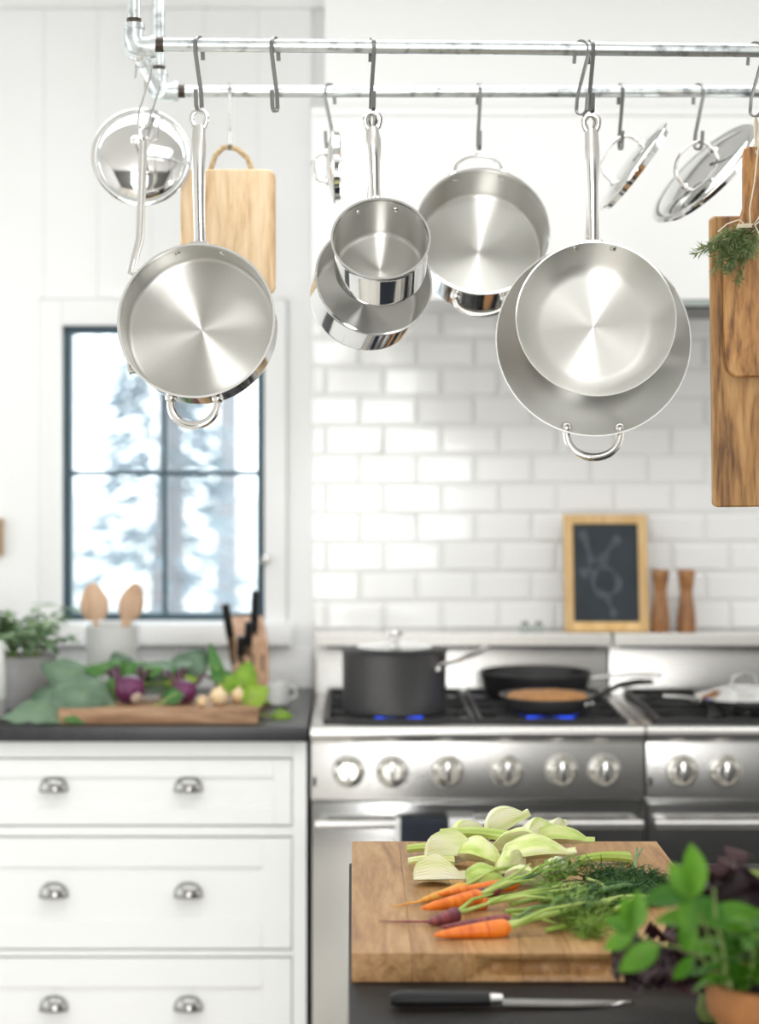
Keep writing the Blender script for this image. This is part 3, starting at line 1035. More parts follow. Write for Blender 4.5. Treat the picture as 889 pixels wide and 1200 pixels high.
def chalk(pts, w):
    mb = MB()
    P2 = [Vector(((px - 709.5) * d / F, -0.0036, (740 - py) * d / F)) for px, py in pts]
    # smooth once
    for _ in range(2):
        Q = [P2[0]]
        for a_, b_ in zip(P2, P2[1:]):
            Q += [a_.lerp(b_, 0.25), a_.lerp(b_, 0.75)]
        P2 = Q + [P2[-1]]
    L, Rr = [], []
    for i, p in enumerate(P2):
        tt = (P2[min(i + 1, len(P2) - 1)] - P2[max(i - 1, 0)]).normalized()
        nn = Vector((-tt.z, 0, tt.x)) * w * 0.5 * (0.8 + 0.4 * math.sin(i * 0.7))
        L.append(p + nn)
        Rr.append(p - nn)
    mb.grid([L, Rr])
    obj('chalk_line', mb, 'chalk', sl, fix=False, smooth=False)


chalk([(726, 630), (716, 640), (708, 652), (703, 664)], 0.020)
chalk([(682, 622), (688, 640), (692, 655), (695, 664)], 0.019)
chalk([(693, 664), (712, 664), (724, 676), (724, 692), (711, 699), (699, 695), (693, 684), (696, 668)], 0.016)
chalk([(711, 699), (713, 708), (718, 716), (717, 724)], 0.015)
chalk([(680, 674), (688, 668), (697, 664)], 0.024)

mill_prof = [(0, 0), (0.0235, 0), (0.0245, 0.004), (0.0235, 0.012), (0.0245, 0.018), (0.0245, 0.03), (0.021, 0.06), (0.0165, 0.092), (0.0155, 0.104),
             (0.019, 0.118), (0.0195, 0.122), (0.018, 0.124), (0.019, 0.127), (0.0225, 0.146), (0.0225, 0.153), (0.020, 0.158), (0, 0.160)]
for px, lab, top in ((773.5, 'darker turned wooden pepper mill beside the chalkboard', True), (804, 'lighter turned wooden salt mill, right of the pepper mill', False)):
    t = thing('pepper_mill' if top else 'salt_mill', lab, 'mill', (xc(px, 4.975), 4.975, SZ + 0.0003), group='wooden mills on the range shelf')
    obj('mill_base', MB().lathe(mill_prof[:12] + [(0, 0.124)], 28), 'mill', t)
    hd = obj('mill_head', MB().lathe([(0, 0.1243), (0.018, 0.1243)] + mill_prof[12:], 28), 'mill', t)
    if top:
        obj('top_nut', MB().lathe([(0, 0.1605), (0.006, 0.1605), (0.006, 0.166), (0, 0.168)], 12), 'satin', hd)
for i, px in enumerate((615, 631)):
    t = thing('shaker', ('left' if i == 0 else 'right') + ' tiny grey-green shaker of the pair left of the chalkboard', 'shaker', (xc(px, 4.97), 4.97, SZ + 0.0003), group='tiny shakers on the range shelf')
    obj('shaker_body', MB().lathe([(0, 0), (0.013, 0), (0.015, 0.006), (0.013, 0.014), (0.009, 0.018), (0, 0.018)], 20), 'gap', t)
    obj('shaker_cap', MB().lathe([(0, 0.0183), (0.009, 0.0183), (0.009, 0.023), (0.005, 0.026), (0, 0.0265)], 20), 'pull', t)

# ================================================================ LEFT COUNTER: planter, crock, knife block, vegetables
c = Vector((xc(28, 4.68), 4.68, CT))
t = thing('herb_planter', 'grey tapered planter of soft green herbs on the black counter', 'plant', c)
obj('planter_pot', MB().lathe([(0, 0), (0.058, 0), (0.062, 0.004), (0.078, 0.125), (0.078, 0.128), (0.070, 0.128), (0.066, 0.110), (0, 0.110)], 40), 'cement', t)
obj('soil', MB().lathe([(0, 0.118), (0.04, 0.117), (0.066, 0.1105), (0, 0.1105)], 24), 'soil', t)
lm = leaf_mesh('leaf', 0.030, 0.020, 'herb', 0.4, 0.3, 5)
rg = random.Random(3)
for i in range(22):
    a = rg.random() * 2 * PI
    ln = rg.uniform(0.05, 0.125)
    out = rg.uniform(0.03, 0.125)
    b0 = Vector((0.03 * math.cos(a), 0.03 * math.sin(a), 0.112))
    b2 = b0 + Vector((out * math.cos(a), out * math.sin(a), ln))
    b1 = b0.lerp(b2, 0.5) + Vector((0, 0, 0.02))
    obj('stem', MB().tube([b0, b1, b2], [0.002, 0.0017, 0.001], 6), 'mstem', t)
    for k in range(12):
        u = 0.35 + 0.65 * k / 10
        p = b0.lerp(b1, u * 2) if u < 0.5 else b1.lerp(b2, u * 2 - 1)
        aa = a + k * 2.4 + rg.uniform(-0.4, 0.4)
        link('leaf', lm, t, mtx=basis((math.cos(aa), math.sin(aa), rg.uniform(-0.1, 0.5)), (0, 0, 1), p, rg.uniform(1.0, 1.6)))
t = thing('white_canister', 'white canister on a grey stand at the left frame edge, beside the planter', 'canister', (xc(-11, 4.5), 4.50, CT))
obj('canister_body', MB().lathe([(0, 0.045), (0.034, 0.045), (0.037, 0.05), (0.031, 0.175), (0.028, 0.180), (0, 0.181)], 32), 'ceramic', t)
obj('canister_foot', MB().lathe([(0, 0), (0.036, 0), (0.038, 0.004), (0.034, 0.0445), (0, 0.0445)], 32), 'cement', t)

c = Vector((xc(131, 4.86), 4.86, CT))
t = thing('utensil_crock', 'white ceramic utensil crock below the window', 'crock', c)
ch = CZ - (732 - CY) * 4.86 / F - CT
obj('crock_body', MB().lathe([(0, 0), (0.06, 0), (0.064, 0.004), (0.066, ch - 0.008), (0.068, ch), (0.062, ch), (0.060, 0.008), (0, 0.006)], 40), 'ceramic', t)


def spoon(px0, px1, py1, w, lab, name='wooden_spoon', tilt=0.0, flat=0.3):
    base = Vector((xc(px0, 4.86), 4.86, CT + 0.012))
    tip = P(px1, py1, 4.84)
    t = thing(name, lab, 'spoon', base, group='wooden spoons in the crock')
    v = tip - base
    L = v.length
    dirn = v.normalized()
    hl = 0.095
    obj('spoon_handle', MB().tube([(0, 0, 0), dirn * (L - hl)], [0.006, 0.006], 10), 'spoon', t)
    pts, rad = [], []
    for i in range(11):
        u = i / 10
        pts.append(dirn * (L - hl + hl * u))
        rad.append(max(0.0015, w * math.sin(PI * (0.10 + 0.86 * u) ** 0.85) ** 0.7))
    obj('spoon_head', MB().tube(pts, rad, 16, sx=1.0, sy=flat, up=(1, 0, 0)), 'spoon', t)


spoon(120, 108, 683, 0.037, 'broad pale wooden spoon, left one in the white crock')
spoon(128, 160, 683, 0.032, 'round wooden spoon, right one in the white crock')
spoon(140, 151, 694, 0.014, 'narrow slotted wooden spoon between the other two in the crock')

t = thing('knife_block', 'slanted wooden knife block with black-handled knives by the window', 'knife block', (xc(296, 4.78), 4.78, CT), (0, 0, R(10)))
kb = MB().box(-0.045, 0.035, -0.05, 0.06, 0, 0.145)
for v in kb.v:
    if v.z > 0.1:
        v.y += 0.02
        if v.y > 0.02:
            v.z += 0.06
obj('block_body', kb, 'block', t, bevel=0.003)
for sx in (-0.03, -0.005, 0.02):
    box('slot', (sx - 0.002, sx + 0.002, -0.0512 + 0.012, -0.0485 + 0.012, 0.06, 0.12), 'slot', t, 0.0005, 1)
rot = (R(22), 0, 0)
for (px, z1, y_, ln, lab) in ((272, 0.165, 4.765, 0.085, 'black knife handle on the left in the knife block'),
                              (297, 0.175, 4.79, 0.105, 'tallest black knife handle in the middle of the knife block'),
                              (290, 0.145, 4.745, 0.06, 'short black knife handle low at the front of the block'),
                              (281, 0.120, 4.742, 0.05, 'lowest short black knife handle in the block, left front')):
    t2 = thing('kitchen_knife', lab, 'knife', (xc(px, y_), y_, CT + z1 - 0.03), (R(14), R(-8 if px < 280 else 3), 0), group='knives in the block')
    obj('handle', MB().box(-0.010, 0.010, -0.008, 0.008, 0.03, 0.03 + ln), 'black', t2, bevel=0.005)
    obj('blade', MB().box(-0.009, 0.009, -0.001, 0.001, -0.045, 0.0295), 'blade', t2, bevel=0.0005, segs=1)

# board with rough edge
VB = CT + 0.034
by0 = 4.41
t = tag(obj('serving_board', MB().box(xc(68, by0), xc(302, by0), by0, by0 + 0.24, CT + 0.0002, VB), 'walnut', bevel=0.005, segs=2),
        'rough-edged brown serving board heaped with vegetables by the window', 'cutting board')
for v in t.data.vertices:
    if v.co.y < by0 + 0.02:
        v.co.y += 0.006 * noise.noise(Vector((v.co.x * 20, 0, 0)))


def bigleaf(name, L, W, mat, seed, stem=0.05, thick=0.004):
    """a large ruffled leaf with a stalk, built along +X"""
    rg = random.Random(seed)
    mb = MB()
    rows = []
    seg = 11
    for i in range(seg + 1):
        u = i / seg
        w = W * 0.5 * max(0.03, math.sin(PI * u ** 0.75)) ** 0.6
        row = []
        for j in range(9):
            s = -1 + j / 4
            rip = 0.10 * W * noise.noise(Vector((u * 5 + seed, s * 2.2, seed * 1.7))) * abs(s) * 1.6
            row.append((L * u, w * s, 0.16 * L * math.sin(u * PI) - 0.28 * w * (s * s) + rip))
        rows.append(row)
    mb.grid(rows)
    me = mb.mesh(name, mat, fix=False)
    return me


def big_leaf_thing(name, label, cat, base, dirn, up, L, W, mat, seed, group):
    mt = basis(dirn, up, base)
    t = thing(name, label, cat, mtx=mt, group=group)
    link('leaf_blade', bigleaf('leaf_blade', L, W, mat, seed), t)
    obj('leaf_stalk', MB().tube([(-0.06, 0, -0.004), (0, 0, 0), (L * 0.5, 0, 0.15 * L), (L * 0.9, 0, 0.03 * L)], [0.0045, 0.004, 0.0025, 0.001], 8), 'mstem', t)
    return t


kg = 'blue-green leaves heaped on the left counter'
big_leaf_thing('collard_leaf', 'largest blue-green leaf at the front of the heap, over the board end', 'leaf', P(125, 836, 4.47) + Vector((0.02, 0, 0.012)), (-1, -0.12, 0.28), (0.1, -0.75, 0.7), 0.155, 0.13, 'kale', 1, kg)
big_leaf_thing('collard_leaf', 'blue-green leaf pointing lowest left onto the counter', 'leaf', P(90, 838, 4.45), (-1, -0.15, -0.02), (0, -0.5, 0.85), 0.17, 0.09, 'kale', 2, kg)
big_leaf_thing('collard_leaf', 'blue-green leaf curling up in front of the grey planter', 'leaf', P(115, 812, 4.55), (-0.85, 0.05, 0.42), (0.3, -0.7, 0.6), 0.15, 0.10, 'kale', 3, kg)
big_leaf_thing('collard_leaf', 'blue-green leaf against the lower side of the planter', 'leaf', P(95, 825, 4.53), (-1, 0.0, 0.12), (0.1, -0.8, 0.6), 0.12, 0.10, 'kale', 4, kg)
big_leaf_thing('collard_leaf', 'darker leaf lying in front of the white crock', 'leaf', P(185, 800, 4.60), (-0.9, 0.2, 0.25), (0.1, -0.6, 0.8), 0.15, 0.085, 'chard_d', 5, kg)
big_leaf_thing('collard_leaf', 'dark leaf behind the purple kohlrabi, under the window', 'leaf', P(205, 800, 4.62), (0.3, 0.2, 0.30), (0.1, -0.8, 0.5), 0.11, 0.09, 'kale', 6, kg)
big_leaf_thing('collard_leaf', 'small blue-green leaf right of the crock', 'leaf', P(170, 806, 4.6), (0.4, 0.1, 0.35), (0.1, -0.8, 0.6), 0.09, 0.08, 'kale', 7, kg)


def kohlrabi(px, py, r_, label, seed):
    c = P(px, py, 4.50)
    c.z = VB + r_ * 0.9 + 0.0005
    t = thing('kohlrabi', label, 'kohlrabi', c, group='purple kohlrabi on the serving board')
    obj('bulb', MB().ball((0, 0, 0), r_, 22, 0.9), 'kohl', t)
    sc_ = 1 if seed == 11 else -1
    obj('root_scar', MB().lathe([(0, 0.004), (r_ * 0.36, 0.001), (r_ * 0.38, -0.004), (0, -0.005)], 18).xf(Matrix.Rotation(R(38 * sc_), 4, 'Z') @ Matrix.Rotation(R(28), 4, 'X') @ Matrix.Translation((0, -r_ * 0.97, 0)) @ Matrix.Rotation(R(90), 4, 'X')), 'kohl_c', t)
    rg = random.Random(seed)
    for i in range(6):
        a = rg.uniform(0, 2 * PI)
        e = Vector((math.cos(a) * 0.06, 0.02 + abs(math.sin(a)) * 0.06, 0.012 + rg.random() * 0.04))
        s = Vector((math.cos(a), math.sin(a) * 0.6, 0.5)).normalized() * r_ * 0.85
        obj('stalk', MB().tube([s, s.lerp(e, 0.5) + Vector((0, 0, 0.02)), e], [0.004, 0.0035, 0.003], 8), 'kohl', t)
        o = link('leaf', bigleaf('leaf', 0.06, 0.045, 'kale' if i % 2 else 'chard_d', seed + i), t, mtx=basis((e.x, e.y + 0.02, 0.01), (0, -0.5, 0.8), e))


kohlrabi(152, 818, 0.036, 'left purple kohlrabi with a cut root scar on the serving board', 11)
kohlrabi(216, 817, 0.030, 'right purple kohlrabi beside the onions on the serving board', 12)


def onion(px, r_, label, d=4.47):
    c = Vector((xc(px, d), d, VB + r_ * 0.97 + 0.0005))
    t = thing('onion', label, 'onion', c, (R(14), R(8), 0), group='pale onions on the serving board')
    k = r_
    obj('bulb', MB().lathe([(0, -k), (k * .5, -k * .88), (k * .9, -k * .45), (k, 0), (k * .88, k * .5), (k * .5, k * .85), (k * .2, k * 1.08), (k * .12, k * 1.4), (0, k * 1.42)], 24), 'onion', t)
    obj('root_tuft', MB().lathe([(0, -k * 1.04), (k * .16, -k * 1.02), (k * .18, -k * .95), (0, -k * .9)], 10), 'rope', t)


onion(256, 0.021, 'pale onion right of the purple kohlrabi, front of the board')
onion(279, 0.018, 'smaller pale onion second from the kohlrabi, under bright leaves', 4.50)
onion(237, 0.012, 'tiny pale onion wedged between the right kohlrabi and the next onion', 4.445)
big_leaf_thing('collard_leaf', 'dark narrow leaf drooping between the two kohlrabi', 'leaf', P(192, 822, 4.47), (0.5, 0.1, 0.25), (0.1, -0.8, 0.6), 0.06, 0.04, 'chard_d', 8, kg)
big_leaf_thing('collard_leaf', 'dark leaf rising left of the first kohlrabi', 'leaf', P(132, 820, 4.52), (0.15, 0.1, 0.8), (0.0, -1, 0.3), 0.06, 0.05, 'chard_d', 9, kg)
big_leaf_thing('collard_leaf', 'blue-green leaf standing before the crock, tip up', 'leaf', P(150, 800, 4.62), (-0.35, 0.1, 0.7), (0.0, -1, 0.3), 0.08, 0.07, 'kale', 10, kg)
big_leaf_thing('collard_leaf', 'dark leaf spilling down over the left end of the board', 'leaf', P(112, 836, 4.44), (-0.55, -0.2, -0.05), (0.0, -0.8, 0.6), 0.08, 0.05, 'chard_d', 13, kg)
gg = 'bright green leaves at the right end of the serving board'
big_leaf_thing('chard_leaf', 'dark green upright leaf beside the knife block', 'leaf', P(262, 812, 4.56), (-0.25, 0.05, 0.9), (0, -1, 0.2), 0.12, 0.034, 'chard_d', 21, gg)
big_leaf_thing('chard_leaf', 'bright green leaf standing in front of the knife block', 'leaf', P(280, 824, 4.52), (0.22, 0.05, 0.9), (0, -1, 0.2), 0.10, 0.065, 'chard', 22, gg)
big_leaf_thing('chard_leaf', 'bright green leaf leaning right over the onion', 'leaf', P(285, 826, 4.48), (0.75, -0.05, 0.5), (0, -0.8, 0.5), 0.07, 0.06, 'chard', 23, gg)
big_leaf_thing('chard_leaf', 'mid green leaf leaning left over the onions', 'leaf', P(290, 812, 4.53), (-0.8, 0.0, 0.35), (0, -0.8, 0.5), 0.08, 0.05, 'chard', 24, gg)
big_leaf_thing('chard_leaf', 'small bright leaf on the bare counter right of the board', 'leaf', P(318, 838, 4.5), (0.8, 0.1, -0.05), (0, -0.6, 0.8), 0.05, 0.045, 'chard', 25, gg)
big_leaf_thing('chard_leaf', 'yellow-green leaf lying above the right kohlrabi', 'leaf', P(190, 800, 4.56), (1, 0.0, 0.05), (0, -0.8, 0.6), 0.09, 0.03, 'chard', 26, gg)
t = thing('white_cup', 'small white cup right of the knife block on the counter', 'cup', (xc(326, 4.72), 4.72, CT))
obj('cup_body', MB().lathe([(0, 0), (0.020, 0), (0.026, 0.004), (0.028, 0.055), (0.025, 0.055), (0.023, 0.008), (0, 0.006)], 28), 'ceramic', t)
obj('cup_handle', MB().tube([(0.027, 0, 0.045), (0.042, 0, 0.042), (0.043, 0, 0.022), (0.026, 0, 0.014)], 0.0035, 8), 'ceramic', t)
t = thing('picture_frame', 'small brown wooden picture frame at the left frame edge on the wall', 'picture frame', (xc(-27, YW), YW - 0.011, CZ - (629 - CY) * YW / F))
obj('frame_border', MB().box(-0.07, -0.055, -0.01, 0.01, -0.048, 0.048).box(0.055, 0.07, -0.01, 0.01, -0.048, 0.048).box(-0.055, 0.055, -0.01, 0.01, -0.048, -0.035).box(-0.055, 0.055, -0.01, 0.01, 0.035, 0.048), 'copper', t, bevel=0.002)
obj('backing', MB().box(-0.055, 0.055, -0.002, 0.006, -0.035, 0.035), 'linen', t, smooth=False)

# ================================================================ HANGING RACK
BZ = CZ + (CY - 55) * 3.0 / F
YF, YR, XP = 3.0, 3.385, -0.337
PR = 0.0107
rack = thing('pot_rack', 'galvanized pipe pot rack hanging over the island', 'pot rack', (XP, YF, BZ))
XRR = 1.25
obj('front_bar', MB().tube([(0.012, 0, 0.004), (XRR - XP, 0, -0.012)], PR, 24), 'galv', rack)
obj('rear_bar', MB().tube([(0.012, YR - YF, 0), (XRR - XP, YR - YF, 0)], PR, 24), 'galv', rack)
obj('side_bar', MB().tube([(0, 0.012, -0.002), (0, YR - YF - 0.012, -0.002)], PR, 24), 'galv', rack)
for yy in (0, YR - YF):
    obj('hanging_pipe', MB().tube([(0, yy, 0.02), (0, yy, 2.78 - BZ)], PR, 24), 'galv', rack)
    obj('flange', MB().lathe([(PR + 0.0005, -0.028), (0.018, -0.028), (0.02, -0.012), (0.042, -0.008), (0.042, -0.0005), (PR + 0.0005, -0.0005)], 28, None, 0, yy, 2.78 - BZ), 'galv', rack)
    el = MB()
    er = 0.0155
    el.tube([(0, yy, 0.034), (0, yy, 0.012), (0.004, yy, 0.002), (0.012, yy, 0), (0.03, yy, 0)], er, 20)
    el.tube([(0, yy + (0.0 if yy == 0 else 0), 0), (0, yy + (0.03 if yy == 0 else -0.03), -0.002)], er, 20)
    el.tube([(0.026, yy, 0), (0.034, yy, 0)], er + 0.0025, 20)
    el.tube([(0, yy, 0.028), (0, yy, 0.036)], er + 0.0022, 20)
    obj('elbow', el, 'galv', rack)
    obj('pipe_thread', MB().tube([(0.0345, yy, 0.0036 if yy == 0 else 0), (0.046, yy, 0.0035 if yy == 0 else 0)], PR + 0.0007, 20), 'thread', rack)
    obj('pipe_thread', MB().tube([(0, yy, 0.0365), (0, yy, 0.044)], PR + 0.0007, 20), 'thread', rack)
for yy in (0, YR - YF):
    obj('hanging_pipe', MB().tube([(XRR - XP, yy, -0.01), (XRR - XP, yy, 2.78 - BZ)], PR, 20), 'galv', rack)

HB = 0.1015                                                       # bar centre to the inside of the lower curl


def hook_path():
    pts = []
    ru, rl = PR + 0.0022, 0.0095
    pts.append((0, ru + 0.001, -0.021))
    pts.append((0, ru, -0.010))
    for i in range(13):
        a = PI * i / 12
        pts.append((0, ru * math.cos(a), ru * math.sin(a)))
    zl = -HB + rl - 0.0006
    pts.append((0, -ru + 0.0005, -0.012))
    pts.append((0, rl - 0.002, zl + 0.02))
    for i in range(11):
        a = -PI * i / 10
        pts.append((0, rl * math.cos(a), zl + rl * math.sin(a)))
    pts.append((0, -rl - 0.001, zl + 0.010))
    pts.append((0, -rl - 0.002, zl + 0.022))
    return pts


def strip(path, w, t_, up=(1, 0, 0)):
    """a flat strip of rectangular section"""
    mb = MB()
    path = [Vector(p) for p in path]
    fr = frame_along(path)
    for p, (tt, u, v) in zip(path, fr):
        u = Vector(up)
        u = (u - tt * u.dot(tt)).normalized()
        v = tt.cross(u)
        for (a, b_) in ((-1, -1), (1, -1), (1, 1), (-1, 1)):
            mb.v.append(p + u * (a * w / 2) + v * (b_ * t_ / 2))
    for i in range(len(path) - 1):
        for j in range(4):
            j2 = (j + 1) % 4
            mb.face(i * 4 + j, i * 4 + j2, i * 4 + 4 + j2, i * 4 + 4 + j)
    k = (len(path) - 1) * 4
    mb.face(3, 2, 1, 0)
    mb.face(k, k + 1, k + 2, k + 3)
    return mb


hook_me = strip(hook_path(), 0.006, 0.0026).mesh('pot_hook', 'hook')
wire_me = MB().tube(hook_path(), 0.0017, 8).mesh('wire_hook', 'satin')


def hook(px, d, a, label, me=None, z=None, x=None):
    xx = (px - CX) * d / F if x is None else x
    zz = BZ if z is None else z
    if abs(d - YF) < 0.01 and x is None:
        zz = BZ + 0.004 - 0.016 * (xx - XP) / (XRR - XP)
    o = link('pot_hook', me or hook_me, None, (xx, d, zz), (0, 0, R(a)))
    tag(o, label, 'hook', 'S-hooks on the pot rack')
    return o, Vector((xx, d, zz - HB))


_, H1 = hook(233, YF, -22, 'steel S-hook holding the large saute pan on the front bar')
hook(322, YF, -22, 'empty steel S-hook on the front bar')
_, H3 = hook(436, YF, 12, 'steel S-hook holding the two saucepans on the front bar')
hook(681, YF, 48, 'empty wide-turned steel S-hook just left of the frying-pan hook')
_, H5 = hook(692, YF, 10, 'steel S-hook holding the two nested frying pans')
_, H6 = hook(885, YF, 48, 'steel S-hook above the wooden paddle boards at the right edge')
_, K1 = hook(269, YR, 4, 'rear S-hook holding the rope-handled cutting board')
_, K2 = hook(386, YR, -40, 'rear S-hook holding the lid seen edge-on')
_, K3 = hook(561, YR, 6, 'rear S-hook holding the two-handled wide pot')
_, K4 = hook(727, YR, 8, 'rear S-hook holding the thin tilted lid behind the frying pan')
_, K5 = hook(818, YR, 30, 'rear S-hook holding the rightmost tilted lid')
_, W1 = hook(0, 3.14, 90, 'wire S-hook on the side pipe holding the small skillet', wire_me, BZ - 0.002, XP)
_, W2 = hook(0, 3.275, 82, 'wire S-hook on the side pipe holding the round lid', wire_me, BZ - 0.002, XP)


# ================================================================ PANS
def orient(n, roll=0.0):
    n = Vector(n).normalized()
    y = Vector((0, 0, 1)) - n * n.z
    y.normalize()
    x_ = y.cross(n)
    return Matrix((x_, y, n)).transposed().to_4x4() @ Matrix.Rotation(roll, 4, 'Z')


def n_from(tilt, yaw):
    return Vector((math.sin(R(yaw)) * math.cos(R(tilt)), -math.cos(R(yaw)) * math.cos(R(tilt)), math.sin(R(tilt))))


def pan_shell(Rm, depth, Rb, fil, lip=0.0018, th=0.0025):
    """(r, z) profile from the outside of the base over the rim to the inside; rim plane z=0"""
    prof, mi = [], []
    def arc(cr, cz, rr, a0, a1, n):
        return [(cr + rr * math.cos(a0 + (a1 - a0) * i / n), cz + rr * math.sin(a0 + (a1 - a0) * i / n)) for i in range(n + 1)]
    out = [(0, -depth), (Rb - fil, -depth)]
    wall = math.atan2(depth - fil, Rm - Rb) if Rm > Rb else PI / 2
    out += arc(Rb - fil, -depth + fil, fil, -PI / 2, wall - PI / 2, 7)[1:]
    a_ = out[-1]
    out += [(a_[0] + (Rm - 0.0012 - a_[0]) * k, a_[1] + (-0.008 - a_[1]) * k) for k in (0.06, 0.3, 0.6, 0.92)]
    out += [(Rm - 0.0012, -0.008), (Rm + lip * 0.3, -0.003), (Rm + lip, -0.0008), (Rm + lip, 0.0006), (Rm - th * 0.6, 0.0006), (Rm - th, -0.003)]
    f2 = max(0.002, fil - th)
    inn = [(Rm - th - 0.001, -0.008)]
    ar = arc(Rb - fil, -depth + fil, f2, wall - PI / 2, -PI / 2, 7)
    a_, b_ = inn[0], ar[0]
    inn += [(a_[0] + (b_[0] - a_[0]) * k, a_[1] + (b_[1] - a_[1]) * k) for k in (0.08, 0.4, 0.7, 0.94)]
    inn += ar
    for k in (0.8, 0.6, 0.4, 0.2, 0.05, 0.01):
        inn.append(((Rb - fil) * k, -depth + th))
    inn += [(0, -depth + th)]
    prof = out + inn
    mi = [0] * (len(out) - 1) + [1] * len(inn)
    return prof, mi


def bowl_shell(Rm, depth, r0, p=2.5, lip=0.0018, th=0.0025):
    """sloped frying-pan profile: flat base that sweeps up to the rim without an edge"""
    z = lambda r_: -depth if r_ <= r0 else -depth + depth * ((r_ - r0) / (Rm - r0)) ** p
    ks = [r0 + (Rm - r0) * i / 16 for i in range(17)]
    out = [(0, -depth - th), (r0 * 0.6, -depth - th)] + [(r_, z(r_) - th * (1 - 0.7 * (i / 16))) for i, r_ in enumerate(ks[:-1])]
    out += [(Rm + lip * 0.3, -0.003), (Rm + lip, -0.0008), (Rm + lip, 0.0008), (Rm, 0.0008)]
    inn = [(r_, z(r_)) for r_ in reversed(ks[:-1])] + [(r0 * k, -depth) for k in (0.8, 0.6, 0.4, 0.2, 0.05, 0.01)] + [(0, -depth)]
    return out + inn, [0] * (len(out) - 1) + [1] * len(inn)


def end_loop(mb, c0, dirn, L, W, r_, side=Vector((1, 0, 0)), flat=0.8):
    pts = []
    for i in range(20):
        a = 2 * PI * i / 20
        s = math.sin(a)
        u = (1 - math.cos(a)) / 2
        w = W * s * (0.72 + 0.28 * u)
        pts.append(c0 + dirn * (L * u) + side * w)
    mb.tube(pts, r_, 8, closed=True, up=dirn.cross(side), sx=flat)


def long_handle(root, p0, p_end, w0=0.019, w1=0.024, loopL=0.034, bow=0.008):
    """cast handle from a bracket on the wall to a teardrop eye; p_end is the inside top of the eye; local coordinates"""
    v = p_end - p0
    dirn = v.normalized()
    side = Vector((1, 0, 0))
    side = (side - dirn * side.dot(dirn)).normalized()
    nrm = side.cross(dirn)
    re = 0.0043
    tip = p_end + dirn * re
    start_loop = tip - dirn * loopL
    mb = MB()
    pts, rad = [], []
    N = 18
    waist = w1 * 0.72
    for i in range(N + 1):
        u = i / N
        p = p0.lerp(start_loop + dirn * 0.007, u) + nrm * (bow * math.sin(PI * u))
        if u < 0.25:
            w = w0 + (waist - w0) * (u / 0.25)
        elif u < 0.8:
            w = waist + (w1 * 0.92 - waist) * ((u - 0.25) / 0.55)
        else:
            w = w1 * (0.92 - 0.10 * (u - 0.8) / 0.2)
        pts.append(p)
        rad.append(w / 2)
    mb.tube(pts, rad, 16, sx=1.0, sy=0.42, up=side)
    end_loop(mb, start_loop, dirn, loopL - re, w1 * 0.62 - re * 0.5, re, side)
    return obj('handle', mb, 'satin', root)


def rivets(root, Rm, depth, spread, z, ang0=90, slope=0.0):
    for s in (-1, 1):
        a = R(ang0) + s * spread / Rm
        rr = Rm - 0.0035 - slope * abs(z)
        p = Vector((rr * math.cos(a), rr * math.sin(a), z))
        mb = MB().ball((0, 0, 0), 0.0052, 12, 0.6)
        inward = Vector((-math.cos(a), -math.sin(a), 0.25 * 0)).normalized()
        rq = Vector((0, 0, 1)).rotation_difference(inward).to_matrix().to_4x4()
        mb.xf(Matrix.Translation(p) @ rq)
        obj('rivet', mb, 'polish', root)


def loop_handle(root, Rm, ang, half_w, out, z=-0.014, r_=0.0055, up=0.0, name='loop_handle'):
    """side loop on the wall at angle ang"""
    a = R(ang)
    e = Vector((math.cos(a), math.sin(a), 0))
    s = Vector((-math.sin(a), math.cos(a), 0))
    pts = []
    base = math.sqrt(max(0, Rm * Rm - half_w * half_w)) + 0.002
    pts.append(e * (base - 0.001) + s * half_w * 0.98 + Vector((0, 0, z)))
    for i in range(17):
        b_ = PI * i / 16
        pts.append(e * (base + 0.006 + (out - 0.006) * math.sin(b_) ** 0.8) + s * (half_w * math.cos(b_)) + Vector((0, 0, z + up * math.sin(b_))))
    pts.append(e * (base - 0.001) - s * half_w * 0.98 + Vector((0, 0, z)))
    mb = MB().tube(pts, r_, 12, up=(0, 0, 1), sx=0.75, sy=1.15)
    h = obj(name, mb, 'satin', root)
    for q in (-1, 1):
        obj('handle_foot', MB().ball(e * (base + 0.001) + s * (q * half_w) + Vector((0, 0, z)), 0.0095, 12, 0.8), 'satin', h)
    return h


def hang_pan(name, label, cat, px, py, d, Rm, depth, Rb, fil, tilt, yaw, hook_pt, group=None, roll=0.0, rsp=0.022, rz=-0.018, w1=0.025, slope=0.0, loop=None, handle=True, bow=0.008, bowl=None):
    loc = P(px, py, d)
    mt = Matrix.Translation(loc) @ orient(n_from(tilt, yaw), R(roll))
    t = thing(name, label, cat, mtx=mt, group=group)
    prof, mi = bowl_shell(Rm, depth, Rb) if bowl else pan_shell(Rm, depth, Rb, fil)
    obj('pan_body', MB().lathe(prof, 96, mi), ['polish', 'radial'], t)
    if handle:
        inv = mt.inverted()
        pe = inv @ hook_pt
        p0 = Vector((0, Rm + 0.003, -0.022))
        h = long_handle(t, p0 + Vector((0, 0.004, 0.004)), pe, w1=w1, bow=bow)
        br = MB().box(-0.014, 0.014, Rm - 0.0035, Rm + 0.008, -0.030 if not bowl else -0.024, -0.008)
        for v in br.v:
            rw = Rm if not bowl else Rb + (Rm - Rb) * max(0.0, (v.z + depth) / depth) ** (1 / 2.5) + 0.003
            if v.y < Rm:
                v.y = math.sqrt(rw * rw - v.x * v.x) + 0.0006
        obj('handle_bracket', br, 'satin', t, bevel=0.002)
        rivets(t, Rm if not bowl else Rb + (Rm - Rb) * ((rz + depth) / depth) ** (1 / 2.5) + 0.002, depth, rsp, rz, 90, 0)
    if loop:
        loop_handle(t, Rm - slope * 0.012, *loop)
    return t


